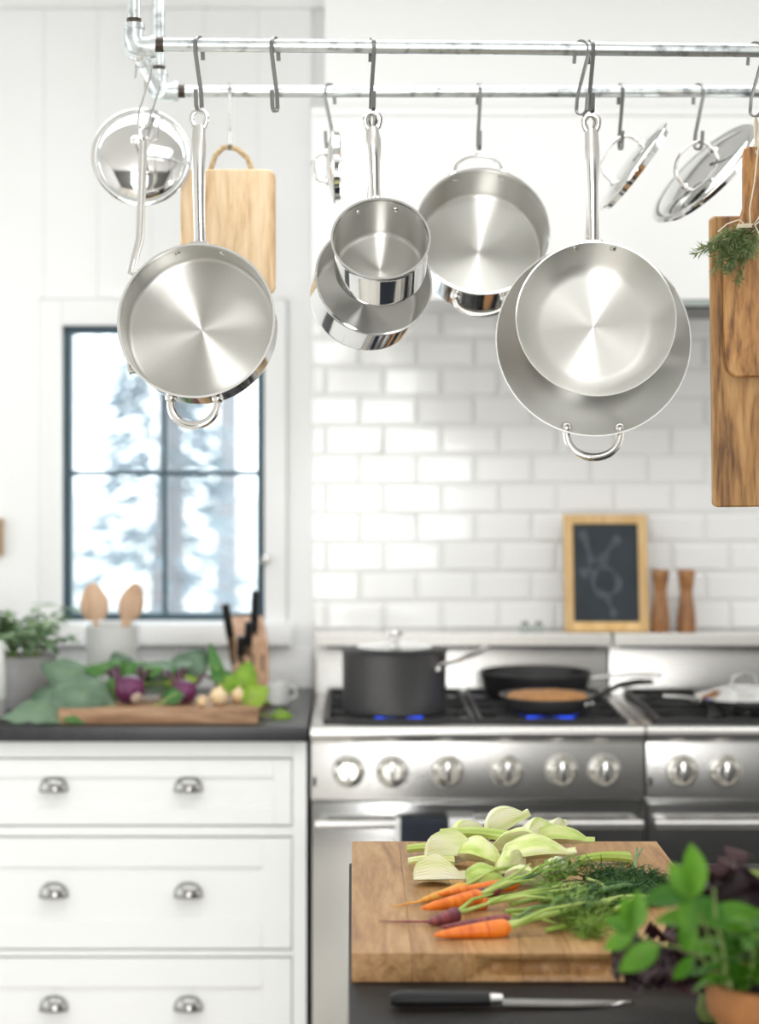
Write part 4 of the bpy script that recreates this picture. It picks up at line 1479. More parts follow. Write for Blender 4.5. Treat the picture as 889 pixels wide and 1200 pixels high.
pp = 'pans hanging from the pot rack'
hang_pan('saute_pan', 'large brushed steel saute pan with long handle, left on the front bar', 'pan', 229.5, 375, 2.968, 0.1205, 0.068, 0.1195, 0.010, 11, -4, H1 + Vector((0, -0.002, 0)), pp,
         rsp=0.036, loop=(269, 0.036, 0.044, -0.018))
hang_pan('small_saucepan', 'smallest steel saucepan, in front of a wider one on the front bar', 'saucepan', 446, 279, 2.952, 0.0745, 0.086, 0.072, 0.010, 30, 0, H3 + Vector((0, -0.004, 0)), pp, rsp=0.031, rz=-0.018, w1=0.025, bow=0.006, roll=5)
hang_pan('wide_saucepan', 'wide shallow steel saucepan hanging behind the smallest saucepan', 'saucepan', 438, 328, 3.055, 0.093, 0.082, 0.090, 0.012, 21, 12, H3 + Vector((0, 0.006, 0)), pp, w1=0.014, roll=-1.5)
hang_pan('frying_pan', 'smaller brushed steel frying pan, front one of the nested pair', 'frying pan', 698, 373, 2.965, 0.121, 0.050, 0.078, 0.022, 12, -2, H5 + Vector((0, -0.004, 0)), pp, rsp=0.030, rz=-0.008, slope=0.9, w1=0.025, bowl=True)
hang_pan('large_frying_pan', 'widest steel frying pan with a bottom loop handle, behind the smaller one', 'frying pan', 695, 398, 3.055, 0.1525, 0.062, 0.075, 0.028, 8, 0, H5 + Vector((0, 0.006, 0)), pp, slope=0.8, w1=0.018, loop=(269.5, 0.042, 0.047, -0.010), bowl=True)

# two-handled pot on the rear bar
tilt = 16
mt = Matrix.Translation(P(565, 270, 3.355)) @ orient(n_from(tilt, 0))
t = thing('two_handled_pot', 'wide two-handled steel pot hanging from the rear bar', 'pot', mtx=mt, group=pp)
prof, mi = pan_shell(0.1155, 0.105, 0.114, 0.010)
obj('pot_body', MB().lathe(prof, 96, mi), ['polish', 'radial'], t)
loop_handle(t, 0.1155, 92, 0.043, 0.040, -0.014, 0.0045)
loop_handle(t, 0.1155, 268, 0.043, 0.034, -0.030, 0.0045)
rivets(t, 0.1155, 0.1, 0.042, -0.016, 91)

# small skillet edge-on below the side pipe, mostly hidden behind the saute pan
hp = W1 + Vector((0, 0, 0))
mt = Matrix.Translation(Vector((XP - 0.006, 3.115, 1.745))) @ Matrix.Rotation(R(90), 4, 'Y') @ Matrix.Rotation(R(90), 4, 'Z')
n_ = Vector((-1, 0.05, 0.12)).normalized()
mt = Matrix.Translation(Vector((XP - 0.012, 3.145, 1.748))) @ orient(n_)
t = thing('small_skillet', 'small steel skillet seen edge-on behind the saute pan, thin handle visible', 'skillet', mtx=mt, group=pp)
prof, mi = pan_shell(0.076, 0.036, 0.060, 0.014)
obj('pan_body', MB().lathe(prof, 64, mi), ['polish', 'radial'], t)
inv = mt.inverted()
pe = inv @ hp
pb = inv @ P(154, 318, 3.12)
pm = inv @ P(164, 280, 3.13)
mb = MB()
dv = (pe - pm).normalized()
pts = [Vector((0, 0.076, -0.012)), pb, pb.lerp(pm, 0.5), pm, pm.lerp(pe, 0.5), pe - dv * 0.018]
mb.tube(pts, [0.0085, 0.0085, 0.0075, 0.008, 0.0085, 0.008], 12, up=(1, 0, 0), sx=0.8, sy=0.85)
end_loop(mb, pe - dv * 0.022, dv, 0.0245, 0.0075, 0.0036, Vector((1, 0, 0)))
obj('handle', mb, 'satin', t)
for s in (-1, 1):
    obj('rivet', MB().ball((s * 0.01, 0.074, -0.008), 0.005, 10), 'polish', t)


# ---- lids: local Z is the top side with the ring handle
def lid(name, label, px, py, d, Rm, n, hook_pt, roll=0.0, hh=0.03, hw=0.028):
    mt = Matrix.Translation(P(px, py, d)) @ orient(n, R(roll))
    t = thing(name, label, 'lid', mtx=mt, group='steel lids hanging from the pot rack')
    obj('lid_plate', MB().lathe([(0, 0.014), (Rm * 0.3, 0.0128), (Rm * 0.6, 0.009), (Rm * 0.82, 0.004), (Rm * 0.86, 0.001), (Rm * 0.9, 0.0015), (Rm - 0.002, 0.002),
                                 (Rm, 0.0008), (Rm, -0.0012), (Rm - 0.003, -0.002), (Rm * 0.92, -0.002), (Rm * 0.90, -0.011), (Rm * 0.88, -0.011), (Rm * 0.87, -0.001),
                                 (Rm * 0.82, 0.002), (Rm * 0.6, 0.007), (Rm * 0.3, 0.0108), (0, 0.012)], 72), 'polish', t)
    inv = mt.inverted()
    hd = (inv @ hook_pt)
    pts = [Vector((0, hw, 0.011))]
    for i in range(13):
        a = PI * i / 12
        pts.append(Vector((0, hw * math.cos(a), 0.018 + (hh - 0.018 + 0.008) * math.sin(a) ** 0.75)))
    pts.append(Vector((0, -hw, 0.011)))
    h = obj('lid_handle', MB().tube(pts, 0.0036, 10), 'satin', t)
    for s in (-1, 1):
        obj('handle_foot', MB().lathe([(0, 0.0155), (0.006, 0.0155), (0.009, 0.012), (0.009, 0.009), (0, 0.009)], 16, None, 0, s * hw), 'satin', h)
    return t


lid('round_lid', 'round polished lid facing the room behind the left saute pan', 165.5, 184, 3.36, 0.0865, (0.10, -0.98, 0.10), W2, 20, 0.05)
lid('edge_on_lid', 'polished lid seen edge-on left of the saucepans', 391, 195, 3.375, 0.066, (-1, 0.02, -0.02), K2, 0, 0.028, 0.024)
lid('tilted_lid', 'thin tilted polished lid behind the frying pan handle', 741, 195, 3.385, 0.094, (-0.80, -0.06, 0.59), K4, 0, 0.046, 0.042)
lid('wide_tilted_lid', 'rightmost tilted polished lid with a ring handle, beside the wooden boards', 824, 203, 3.385, 0.117, (-0.66, -0.24, 0.62), K5, 0, 0.046, 0.044)


# ---- hanging boards
def round_board(x0, x1, z0, z1, th, rad, nb=6):
    """upright rounded rectangle in XZ, thickness in Y"""
    pts = []
    for (cx_, cz_, a0) in ((x1 - rad, z1 - rad, 0), (x0 + rad, z1 - rad, 90), (x0 + rad, z0 + rad, 180), (x1 - rad, z0 + rad, 270)):
        for i in range(nb + 1):
            a = R(a0 + 90 * i / nb)
            pts.append((cx_ + rad * math.cos(a), cz_ + rad * math.sin(a)))
    return extr(pts, th)


def extr(pts, th, ch=0.0025):
    mb = MB()
    n_ = len(pts)
    cxm = sum(p[0] for p in pts) / n_
    czm = sum(p[1] for p in pts) / n_
    def ring(y, inset):
        out = []
        for (a, c_) in pts:
            dx, dz = a - cxm, c_ - czm
            l = math.hypot(dx, dz)
            k = (l - inset) / l
            out.append(Vector((cxm + dx * k, y, czm + dz * k)))
        return out
    rings = [ring(-th / 2, ch), ring(-th / 2 + ch, 0), ring(th / 2 - ch, 0), ring(th / 2, ch)]
    for r_ in rings:
        mb.v.extend(r_)
    for i in range(3):
        for j in range(n_):
            j2 = (j + 1) % n_
            mb.face(i * n_ + j, i * n_ + j2, (i + 1) * n_ + j2, (i + 1) * n_ + j)
    mb.face(*reversed(range(n_)))
    mb.face(*range(3 * n_, 4 * n_))
    return mb


d = 3.385
ctr = K1.copy()
px2 = d / F
t = thing('rope_cutting_board', 'pale cutting board with a rope handle behind the left saute pan', 'cutting board', (K1.x, d - 0.003, K1.z))
bw0, bw1 = (212 - 269) * px2, (323 - 269) * px2
zt, zb = (172 - 195) * px2 - 0.002, (172 - 343) * px2
obj('board', round_board(bw0, bw1, zb, zt, 0.018, 0.016), 'maple', t)
rp_ = [((247 - 269) * px2, 0, zt - 0.012)]
rp_ += [((247 - 269) * px2, 0, zt), ((252 - 269) * px2, 0, zt + 0.016), ((261 - 269) * px2, 0, zt + 0.030), (0, 0, zt + 0.0325), ((279 - 269) * px2, 0, zt + 0.027), ((290 - 269) * px2, 0, zt + 0.012), ((295 - 269) * px2, 0, zt), ((295 - 269) * px2, 0, zt - 0.012)]
off = 0.0325 + zt - 0.0
rp_ = [Vector(p) for p in rp_]
sh = 0.0045 - max(p.z for p in rp_)
rp_ = [p + Vector((0, 0, sh if 1 < i < 7 else 0)) for i, p in enumerate(rp_)]
obj('rope_handle', MB().tube(rp_, 0.0048, 10), 'rope', t)

d = 3.0
px2 = d / F
t = thing('long_board', 'long old acacia board hanging at the right edge, behind the paddle board', 'cutting board', (H6.x, d + 0.016, H6.z), (0, R(-0.6), 0))
zt, zb = (131 - 247) * px2, (131 - 589) * px2
bx0 = (832 - 885) * px2
obj('board', round_board(bx0, bx0 + 0.166, zb, zt, 0.02, 0.008), 'acacia', t)
obj('hanging_cord', MB().tube([(0.010, -0.011, zt - 0.02), (0.008, -0.006, zt + 0.012), (0.002, -0.014, -0.04), (0, -0.016, 0.001), (0.006, -0.014, -0.04), (0.016, -0.006, zt + 0.012), (0.018, -0.011, zt - 0.02)], 0.0014, 6), 'twine', t)
t = thing('paddle_board', 'olive-wood paddle board with a narrow handle hanging at the right edge', 'cutting board', (H6.x, d - 0.008, H6.z), (0, R(0.5), 0))
hz = (131 - 168) * px2
zb, zs = (131 - 437) * px2, (131 - 262) * px2
xa, xb = (848 - 885) * px2, (948 - 885) * px2
ha, hb_ = (869 - 885) * px2, (923 - 885) * px2
pts = [(hb_ - 0.008, hz), (ha + 0.008, hz), (ha + 0.002, hz - 0.003), (ha, hz - 0.012), (ha + 0.001, zs + 0.03), (ha - 0.006, zs + 0.004), (xa + 0.012, zs - 0.010), (xa + 0.002, zs - 0.024), (xa, zs - 0.06),
       (xa + 0.001, zb + 0.03), (xa + 0.006, zb + 0.010), (xa + 0.018, zb), (xb - 0.018, zb), (xb - 0.004, zb + 0.01), (xb, zb + 0.03), (xb, zs - 0.03), (xb - 0.014, zs - 0.012), (hb_ + 0.006, zs + 0.004), (hb_, zs + 0.03), (hb_, hz - 0.012)]
obj('board', extr(pts, 0.016), 'olive', t)
obj('hanging_cord', MB().tube([(-0.002, -0.009, hz - 0.012), (-0.003, -0.003, hz + 0.006), (-0.002, 0.006, -0.01), (0.0, 0.008, 0.001), (0.003, 0.006, -0.01), (0.006, -0.003, hz + 0.006), (0.007, -0.009, hz - 0.012)], 0.0014, 6), 'twine', t)

# herb bundle tied with twine over the boards
kb_ = P(872, 270, 2.965)
t = thing('rosemary_bundle', 'bundle of green rosemary sprigs tied with twine to the hanging boards', 'herbs', kb_)
rg = random.Random(9)
for i in range(22):
    ang = R(rg.uniform(203, 262))
    L = rg.uniform(0.040, 0.078)
    dx = Vector((math.cos(ang), rg.uniform(-0.12, 0.05), math.sin(ang)))
    st = Vector((rg.uniform(-0.012, 0.016), rg.uniform(-0.016, 0.0), rg.uniform(-0.01, 0.006)))
    end = st + dx * L
    mid = st.lerp(end, 0.5) + Vector((rg.uniform(-.008, .008), -0.006, rg.uniform(-.004, .012)))
    sp = obj('sprig', MB().tube([st - dx * 0.012, st, mid, end], [0.0013, 0.0013, 0.001, 0.0005], 5), 'twig', t)
    nb = MB()
    for k in range(95):
        u = 0.10 + 0.9 * rg.random()
        p = st.lerp(mid, u * 2) if u < 0.5 else mid.lerp(end, u * 2 - 1)
        v = (dx * 0.8 + Vector((rg.uniform(-1, 1), rg.uniform(-1, 1), rg.uniform(-1, 1))) * 0.8).normalized()
        s = v.cross(Vector((rg.uniform(-1, 1), rg.uniform(-1, 1), rg.uniform(-1, 1)))).normalized() * 0.0011
        q = p + v * rg.uniform(0.009, 0.018)
        m1 = p.lerp(q, 0.5)
        nb.quad(p, m1 + s, q, m1 - s)
    ndl = obj('needles', nb, 'rosemary', sp, fix=False, smooth=False)
    ndl['kind'] = 'stuff'
tp = []
for i in range(40):
    a = 2 * PI * i / 13
    tp.append((0.012 * math.cos(a), -0.006 + 0.012 * math.sin(a), 0.002 + 0.0005 * i * 0.3))
tp += [(0.016, -0.02, 0.014), (0.024, -0.02, 0.03), (0.034, -0.018, 0.032), (0.03, -0.018, 0.02), (0.012, -0.018, 0.006), (0.02, -0.018, -0.01), (0.03, -0.017, -0.028)]
obj('twine', MB().tube(tp, 0.0013, 6), 'twine', t)
obj('twine', MB().tube([(0.0, -0.018, 0.004), (-0.012, -0.02, 0.014), (-0.03, -0.02, 0.008), (-0.044, -0.018, -0.004)], 0.0011, 6)
    .tube([(0.006, -0.016, 0.004), (0.004, -0.018, 0.03), (0.012, -0.015, 0.07), (0.020, -0.006, 0.13), (0.024, 0.0, 0.172)], 0.0011, 6), 'twine', t)

# ================================================================ ISLAND
IT = 0.92
IX0, IX1, IY0, IY1 = -0.004, 2.1, 1.1, 2.955
t = thing('kitchen_island', 'dark kitchen island with a black top in the foreground', 'island', (1.0, 2.0, 0))
obj('island_top', MB().box(IX0 - 1.0, IX1 - 1.0, IY0 - 2, IY1 - 2, IT - 0.04, IT), 'island', t, bevel=0.003)
obj('island_base', MB().box(IX0 - 1.0 + 0.03, IX1 - 1.03, IY0 - 2 + 0.03, IY1 - 2.03, 0.08, IT - 0.0405), 'anod', t, bevel=0.003)
obj('plinth', MB().box(IX0 - 1.0 + 0.08, IX1 - 1.08, IY0 - 2 + 0.08, IY1 - 2.08, 0, 0.0795), 'black', t, bevel=0.002)
for i in range(3):
    a = IX0 - 0.95 + i * 0.68
    box('door_panel', (a, a + 0.66, IY1 - 2.0305, IY1 - 2.012, 0.11, IT - 0.06), 'anod', t, 0.003, 1)

# ---- butcher-block board made of glued staves, finger groove in the front edge
BT = 0.955
z_b, z_t = IT + 0.0005, BT
by0 = (CZ - BT) * F / (1117 - CY)
by1 = (CZ - BT) * F / (986 - CY)
bx0 = 0.0
bx1 = (868 - CX) * by0 / F
t = thing('butcher_block', 'thick butcher-block cutting board with vegetables on the dark island', 'cutting board', ((bx0 + bx1) / 2, (by0 + by1) / 2, IT))
ox, oy = (bx0 + bx1) / 2, (by0 + by1) / 2
gx0, gx1 = (565 - CX) * by0 / F - ox, (716 - CX) * by0 / F - ox
gz = (z_b + z_t) / 2 - IT
gr = 0.0095
gp = []
cut_mb = MB()
cut_mb.tube([(gx0 + 0.004, by0 - oy - 0.002, gz), (gx0 + 0.012, by0 - oy - 0.002, gz), (gx1 - 0.012, by0 - oy - 0.002, gz), (gx1 - 0.004, by0 - oy - 0.002, gz)], [gr * 0.45, gr, gr, gr * 0.45], 20, sy=1.3, sx=1.0, up=(0, 0, 1))
cut_o = obj('groove_cutter', cut_mb, 'butcher', None)
NS = 7
sw = (bx1 - bx0) / NS
widths = [0.071, 0.062, 0.068, 0.058, 0.070, 0.064, 0.066]
tot = sum(widths)
x_ = bx0 - ox
for i in range(NS):
    w = widths[i] * (bx1 - bx0) / tot
    st = obj('stave', MB().box(x_, x_ + w - 0.00025, by0 - oy, by1 - oy, z_b - IT, z_t - IT), 'butcher', t, bevel=0.0004, segs=1)
    for v in st.data.vertices:                                   # soften the long front and back edges
        pass
    if x_ < gx1 and x_ + w > gx0:
        md = st.modifiers.new('groove', 'BOOLEAN')
        md.operation = 'DIFFERENCE'
        md.object = cut_o
        md.solver = 'EXACT'
        cut_o.matrix_world = Matrix.Translation((ox, oy, IT))
        bpy.context.view_layer.update()
        dg = bpy.context.evaluated_depsgraph_get()
        me2 = bpy.data.meshes.new_from_object(st.evaluated_get(dg))
        st.modifiers.clear()
        st.data = me2
    x_ += w
bpy.data.objects.remove(cut_o)

# ---- paring knife in front of the board
kd = 2.205
k0, k1, k2 = xc(457, kd), xc(578, kd), xc(745, kd)
t = thing('chef_knife', 'black-handled knife lying on the island in front of the butcher block', 'knife', ((k0 + k1) / 2, kd, IT), (0, 0, R(1.5)))
ox = (k0 + k1) / 2
hm = MB()
pts = [(k0 - ox, 0, 0.010), (k0 - ox + 0.012, 0, 0.011), ((k0 + k1) / 2 - ox, 0, 0.0105), (k1 - ox - 0.004, 0, 0.010)]
hm.tube(pts, [0.009, 0.0125, 0.012, 0.011], 16, sx=0.95, sy=0.75, up=(0, 1, 0))
obj('handle', hm, 'black', t)
obj('bolster', MB().tube([(k1 - ox - 0.0038, 0, 0.010), (k1 - ox + 0.010, 0, 0.010)], [0.0112, 0.0095], 16, sx=0.95, sy=0.6, up=(0, 1, 0)), 'satin', t)
bm_ = MB()
Lb = k2 - k1
rows = []
for i in range(15):
    u = i / 14
    xx = k1 - ox + 0.008 + (Lb - 0.008) * u
    yt = 0.009
    ybk = -0.011 + 0.0195 * max(0, (u - 0.45) / 0.55) ** 1.8
    if i == 14:
        ybk = 0.0088
    zz = 0.0075 - 0.004 * u
    rows.append([(xx, ybk, zz - 0.002), (xx, (yt + ybk) / 2, zz), (xx, yt, zz + 0.0004), (xx, yt, zz - 0.0014), (xx, (yt + ybk) / 2, zz - 0.002), (xx, ybk, zz - 0.0023)])
bm_.grid(rows)
obj('blade', bm_, 'blade', t)

# ---- carrots
CG = 'small carrots on the butcher block'


def carrot(tip, crown, r_px, mat, label, tail=None, lift=0.0, stalks=3, stalk_mat='stalk', seed=0, sl=0.09, leaves=True, sp=(0.9, 0.1), colname=None):
    rg = random.Random(seed)
    dd = (CZ - BT) * F / (crown[1] + r_px - CY)
    r_ = r_px * dd / F
    A = on(tip[0], tip[1] + r_px * 0.4, BT + r_ * 0.45)
    A.z = BT + r_ * 0.5 + lift
    B = on(crown[0], crown[1], BT + r_ + lift)
    v = B - A
    L = v.length
    mt = basis(v, (0, 0, 1), A)
    t = thing('carrot', label, 'carrot', mtx=mt, group=CG)
    pts, rad = [], []
    for i in range(23):
        u = i / 22
        rr = r_ * (0.10 + 0.90 * min(1, (u * 1.25)) ** 0.55)
        if u > 0.9:
            rr *= math.sqrt(max(0.05, 1 - ((u - 0.9) / 0.11) ** 2))
        rr *= 1 + 0.035 * noise.noise(Vector((u * 22, seed * 3.1, 0)))
        pts.append((L * u, 0.002 * math.sin(u * 4 + seed), 0))
        rad.append(rr)
    rad[0] = 0.0006
    obj('root', MB().tube(pts, rad, 18), mat, t)
    if tail:
        T_ = on(tail[0], tail[1], BT + 0.0012)
        inv = mt.inverted()
        T_ = inv @ T_
        obj('tail', MB().tube([Vector((0.004, 0, 0)), T_ * 0.35 + Vector((0, 0.002, 0.0)), T_ * 0.7 + Vector((0, -0.003, 0)), T_], [r_ * 0.16, 0.0016, 0.0010, 0.0004], 8), mat, t)
    for k in range(stalks):
        a = rg.uniform(-0.22, 0.22) + sp[1]
        e = Vector((L + sl * rg.uniform(0.75, 1.1), sl * math.sin(a) * 1.2, rg.uniform(0.0, 0.020) + 0.004))
        b_ = Vector((L - 0.003, rg.uniform(-0.4, 0.4) * r_, rg.uniform(-0.2, 0.3) * r_))
        m_ = b_.lerp(e, 0.5) + Vector((0, rg.uniform(-0.006, 0.006), rg.uniform(0.0, 0.010)))
        obj('stalk', MB().tube([b_, b_.lerp(m_, .5), m_, m_.lerp(e, .55), e], [r_ * 0.34, r_ * 0.27, 0.0021, 0.0017, 0.0010], 8), stalk_mat, t)
    if leaves:
        nb = MB()
        for k in range(150):
            u = rg.uniform(0.62, 1.3)
            p = Vector((L + sl * u, sl * (math.sin(sp[1]) * 1.2 * u + rg.uniform(-0.22, 0.22)), rg.uniform(-0.002, 0.022)))
            v_ = Vector((rg.uniform(0.2, 1), rg.uniform(-0.8, 0.8), rg.uniform(-0.2, 0.5))).normalized()
            s = v_.cross(Vector((rg.uniform(-.4, .4), rg.uniform(-.4, .4), 1))).normalized() * rg.uniform(0.0015, 0.0035)
            q = p + v_ * rg.uniform(0.006, 0.014)
            m1 = p.lerp(q, 0.55)
            nb.quad(p, m1 + s, q, m1 - s)
        o = obj('leaves', nb, 'parsley', t, fix=False, smooth=False)
        o['kind'] = 'stuff'
    return t


carrot((508, 1093), (597, 1086), 10.5, 'carrot', 'front orange carrot, nearest the board edge', None, 0, 5, 'stalk', 1, 0.095, True, (0, 0.16))
carrot((494, 1067), (564, 1050), 9.5, 'carrot', 'short orange carrot lying on top of the pile with a thick green stem', None, 0.006, 4, 'stalk', 2, 0.085, False, (0, 0.10))
carrot((500, 1078), (538, 1071), 9.0, 'carrot_p', 'dark purple carrot with a long thin red tail', (444, 1079), 0, 2, 'stalk', 3, 0.075, False, (0, 0.02))
carrot((514, 1084), (599, 1078), 7.0, 'carrot_p', 'slim purple-red carrot behind the front orange one', None, 0, 2, 'stalk_d', 4, 0.08, True, (0, 0.10))
carrot((505, 1055), (572, 1058), 8.5, 'carrot', 'orange carrot underneath the short one, half hidden', None, 0, 4, 'stalk', 5, 0.10, True, (0, 0.05))
carrot((505, 1050), (607, 1035), 7.5, 'carrot', 'long orange carrot nearest the fennel', None, 0.003, 3, 'stalk', 6, 0.08, True, (0, 0.02))
carrot((512, 1055), (585, 1042), 6.5, 'carrot_p', 'thin dark carrot wedged under the long orange one', None, 0, 2, 'stalk_d', 7, 0.09, True, (0, -0.05))
carrot((490, 1055), (545, 1039), 7.0, 'carrot_y', 'yellow carrot with a thin root tail, behind the others', (458, 1062), 0, 2, 'stalk', 8, 0.10, False, (0, 0.0))

# loose green stems and feathery fronds to the right
FG = 'cut fennel tops on the butcher block'


def tops(name, label, stems, fronds, mat, seed, nneedle=900):
    rg = random.Random(seed)
    b0 = on(*stems[0][0], BT)
    t = thing(name, label, 'greens', b0, group=FG)
    for (s, e, r_, lift, mt_) in stems:
        A = on(s[0], s[1], BT + r_ + 0.0005 + lift) - b0
        B = on(e[0], e[1], BT + r_ + 0.0005 + lift * 0.6) - b0
        Mi = A.lerp(B, 0.5) + Vector((0, rg.uniform(-0.004, 0.004), 0.004))
        obj('stalk', MB().tube([A, Mi, B], [r_, r_ * 0.9, r_ * 0.7], 10), mt_, t)
    nb = MB()
    for (px, py, rad_px, lift) in fronds:
        c = on(px, py, BT + 0.004 + lift) - b0
        rr = rad_px * c.y if False else rad_px * 0.00118
        for k in range(nneedle // len(fronds)):
            # little sprays: a hair-thin rib with needles along it
            a = rg.uniform(0, 2 * PI)
            p = c + Vector((math.cos(a) * rr * rg.random() * 1.25, math.sin(a) * rr * rg.random() * 1.1, rg.uniform(-0.002, 0.015)))
            v = Vector((rg.uniform(-0.6, 1), rg.uniform(-0.9, 0.9), rg.uniform(-0.3, 0.4))).normalized()
            L = rg.uniform(0.012, 0.034)
            s = v.cross(Vector((rg.uniform(-1, 1), rg.uniform(-1, 1), rg.uniform(-1, 1)))).normalized()
            cv = v.cross(s) * L * rg.uniform(-0.4, 0.4)
            w = s * rg.uniform(0.0005, 0.0009)
            m1 = p + v * L * 0.5 + cv
            q = p + v * L
            for w_ in (p, m1, q):
                w_.z = max(w_.z, 0.0016)
            nb.quad(p - w, p + w, m1 + w, m1 - w)
            nb.tri(m1 - w, m1 + w, q)
    o = obj('fronds', nb, mat, t, fix=False, smooth=False)
    o['kind'] = 'stuff'
    return t


tops('fennel_bunch', 'feathery dark green fennel fronds at the right end of the butcher block',
     [((690, 1040), (760, 1036), 0.0042, 0.004, 'stalk_d'), ((700, 1050), (768, 1043), 0.005, 0.006, 'stalk_d'), ((742, 1036), (746, 994), 0.0022, 0.012, 'stalk_d'),
      ((735, 1030), (752, 995), 0.0020, 0.012, 'stalk_d'), ((662, 1058), (735, 1046), 0.0036, 0.004, 'stalk'), ((700, 1032), (752, 1026), 0.003, 0.004, 'stalk_d'), ((696, 1060), (760, 1050), 0.0042, 0.016, 'stalk'), ((704, 1044), (758, 1040), 0.0046, 0.018, 'stalk_d'), ((720, 1066), (764, 1048), 0.003, 0.016, 'stalk'), ((688, 1030), (716, 1046), 0.0022, 0.018, 'stalk')],
     [(706, 1032, 24, 0.002), (738, 1034, 26, 0.002), (762, 1040, 18, 0.0), (725, 1050, 28, 0.002), (752, 1056, 20, 0.0), (690, 1056, 22, 0.001), (715, 1068, 20, 0.001)], 'frond', 31, 2400)
tops('fennel_bunch', 'lighter green stalks and leaf ends beside the front carrot stems',
     [((598, 1060), (690, 1044), 0.0036, 0.004, 'stalk'), ((592, 1068), (700, 1064), 0.003, 0.002, 'stalk'), ((610, 1078), (712, 1062), 0.0034, 0.0, 'stalk'), ((620, 1054), (716, 1036), 0.0030, 0.006, 'stalk'),
      ((600, 1072), (650, 1082), 0.0026, 0.002, 'stalk'), ((640, 1090), (726, 1078), 0.0032, 0.0, 'stalk'), ((610, 1048), (680, 1034), 0.0026, 0.006, 'stalk'), ((640, 1066), (735, 1056), 0.003, 0.004, 'stalk_d')],
     [(660, 1060, 20, 0.0), (640, 1050, 14, 0.0), (675, 1086, 20, 0.0), (690, 1094, 12, 0.0), (700, 1076, 18, 0.0)], 'parsley', 32, 900)

# ---- fennel pieces
FN = 'cut fennel pieces on the butcher block'


def fennel(px, py, Lp, Wp, Hp, yaw, pitch, roll, mat, label, seed, shape='wedge', lift=0.0, stub=True):
    """px, py: pixel of the piece's lowest middle point; sizes in pixels. wedge: a sector of a bulb with two flat,
    layered cut faces; half: half a bulb; stalk: a ribbed stem"""
    rg = random.Random(seed)
    c = on(px, py, BT + 0.001)
    k = c.y / F
    L, W, H = Lp * k, Wp * k, Hp * k
    c.z += H * 0.42 + lift
    t = thing('fennel_piece', label, 'fennel', c, (R(roll), R(pitch), R(yaw)), group=FN)
    if shape == 'stalk':
        mb = MB()
        rows = []
        n_ = 24
        for i in range(9):
            u = i / 8
            row = []
            for j in range(n_ + 1):
                a = 2 * PI * j / n_
                lay = 1 + 0.07 * math.cos(8 * a)
                g = 0.80 + 0.35 * u * u
                row.append((L * (u - 0.5), W * 0.5 * g * math.cos(a) * lay, H * 0.5 * g * math.sin(a) * lay + 0.05 * L * math.sin(PI * u)))
            rows.append(row)
        mb.grid(rows)
        obj('flesh', mb, mat, t)
        e = MB()
        e.v = [Vector(p) for p in rows[-1][:-1]]
        e.face(*range(n_))
        e2 = [Vector(p) for p in rows[0][:-1]]
        b0 = len(e.v)
        e.v += e2
        e.face(*range(b0, b0 + n_))
        obj('cut_end', e, 'fennel_w', t)
        return t
    half = R(88) if shape == 'half' else R(rg.uniform(42, 58))
    Rb = max(W, H) * 0.62
    NA, NRr, seg = 12, 7, 16
    outer, cuts = MB(), MB()
    orow, c1, c2 = [], [], []
    for i in range(seg + 1):
        u = i / seg
        rr = Rb * (0.30 + 0.72 * math.sin(PI * min(1, 0.12 + u * 1.02)) ** 0.75 if u < 0.86 else 0.30 + 0.72 * math.sin(PI * min(1, 0.12 + 0.86 * 1.02)) ** 0.75)
        if i == 0:
            rr *= 0.75
        x_ = L * (u - 0.5)
        off = -0.45 * Rb
        row = []
        for j in range(NA + 1):
            a = PI / 2 - half + 2 * half * j / NA
            lay = 1 + 0.035 * math.cos(9 * a + seed) + 0.13 * noise.noise(Vector((u * 3, a * 2, seed)))
            row.append((x_ + 0.04 * L * noise.noise(Vector((a * 2, seed, 1))) * (i == seg), rr * math.cos(a) * lay, off + rr * math.sin(a) * lay))
        orow.append(row)
        for (lst, jj) in ((c1, 0), (c2, NA)):
            e = Vector(row[jj])
            ax = Vector((x_, 0, off + 0.0))
            r2 = []
            for q in range(NRr * 2 + 1):
                f = q / (NRr * 2)
                p = ax.lerp(e, f)
                nrm = Vector((0, (1 if jj == 0 else -1), -0.4))
                if q % 2 == 1 and q > 2:
                    p = p - nrm * (0.023 * Rb)
                r2.append(p)
            lst.append(r2)
    outer.grid(orow)
    cuts.grid(c1)
    cuts.grid([list(reversed(r_)) for r_ in c2])
    for ii in (0, seg):
        b0 = len(cuts.v)
        cuts.v += [Vector((orow[ii][0][0], 0, -0.45 * Rb))] + [Vector(p) for p in orow[ii]]
        cuts.face(*range(b0, len(cuts.v)))
    obj('outer_layer', outer, mat, t)
    obj('cut_face', cuts, 'fennel_w', t)
    if stub:
        for q in range(2):
            y_ = (q - 0.5) * Rb * 0.5
            sm = MB().tube([(L * 0.40, y_ * 0.5, Rb * 0.05), (L * 0.54, y_, Rb * 0.12), (L * (0.60 + 0.07 * q), y_ * 1.3, Rb * 0.16)], [Rb * 0.22, Rb * 0.21, Rb * 0.2], 12)
            obj('stalk', sm, 'fennel_g', t)
    return t


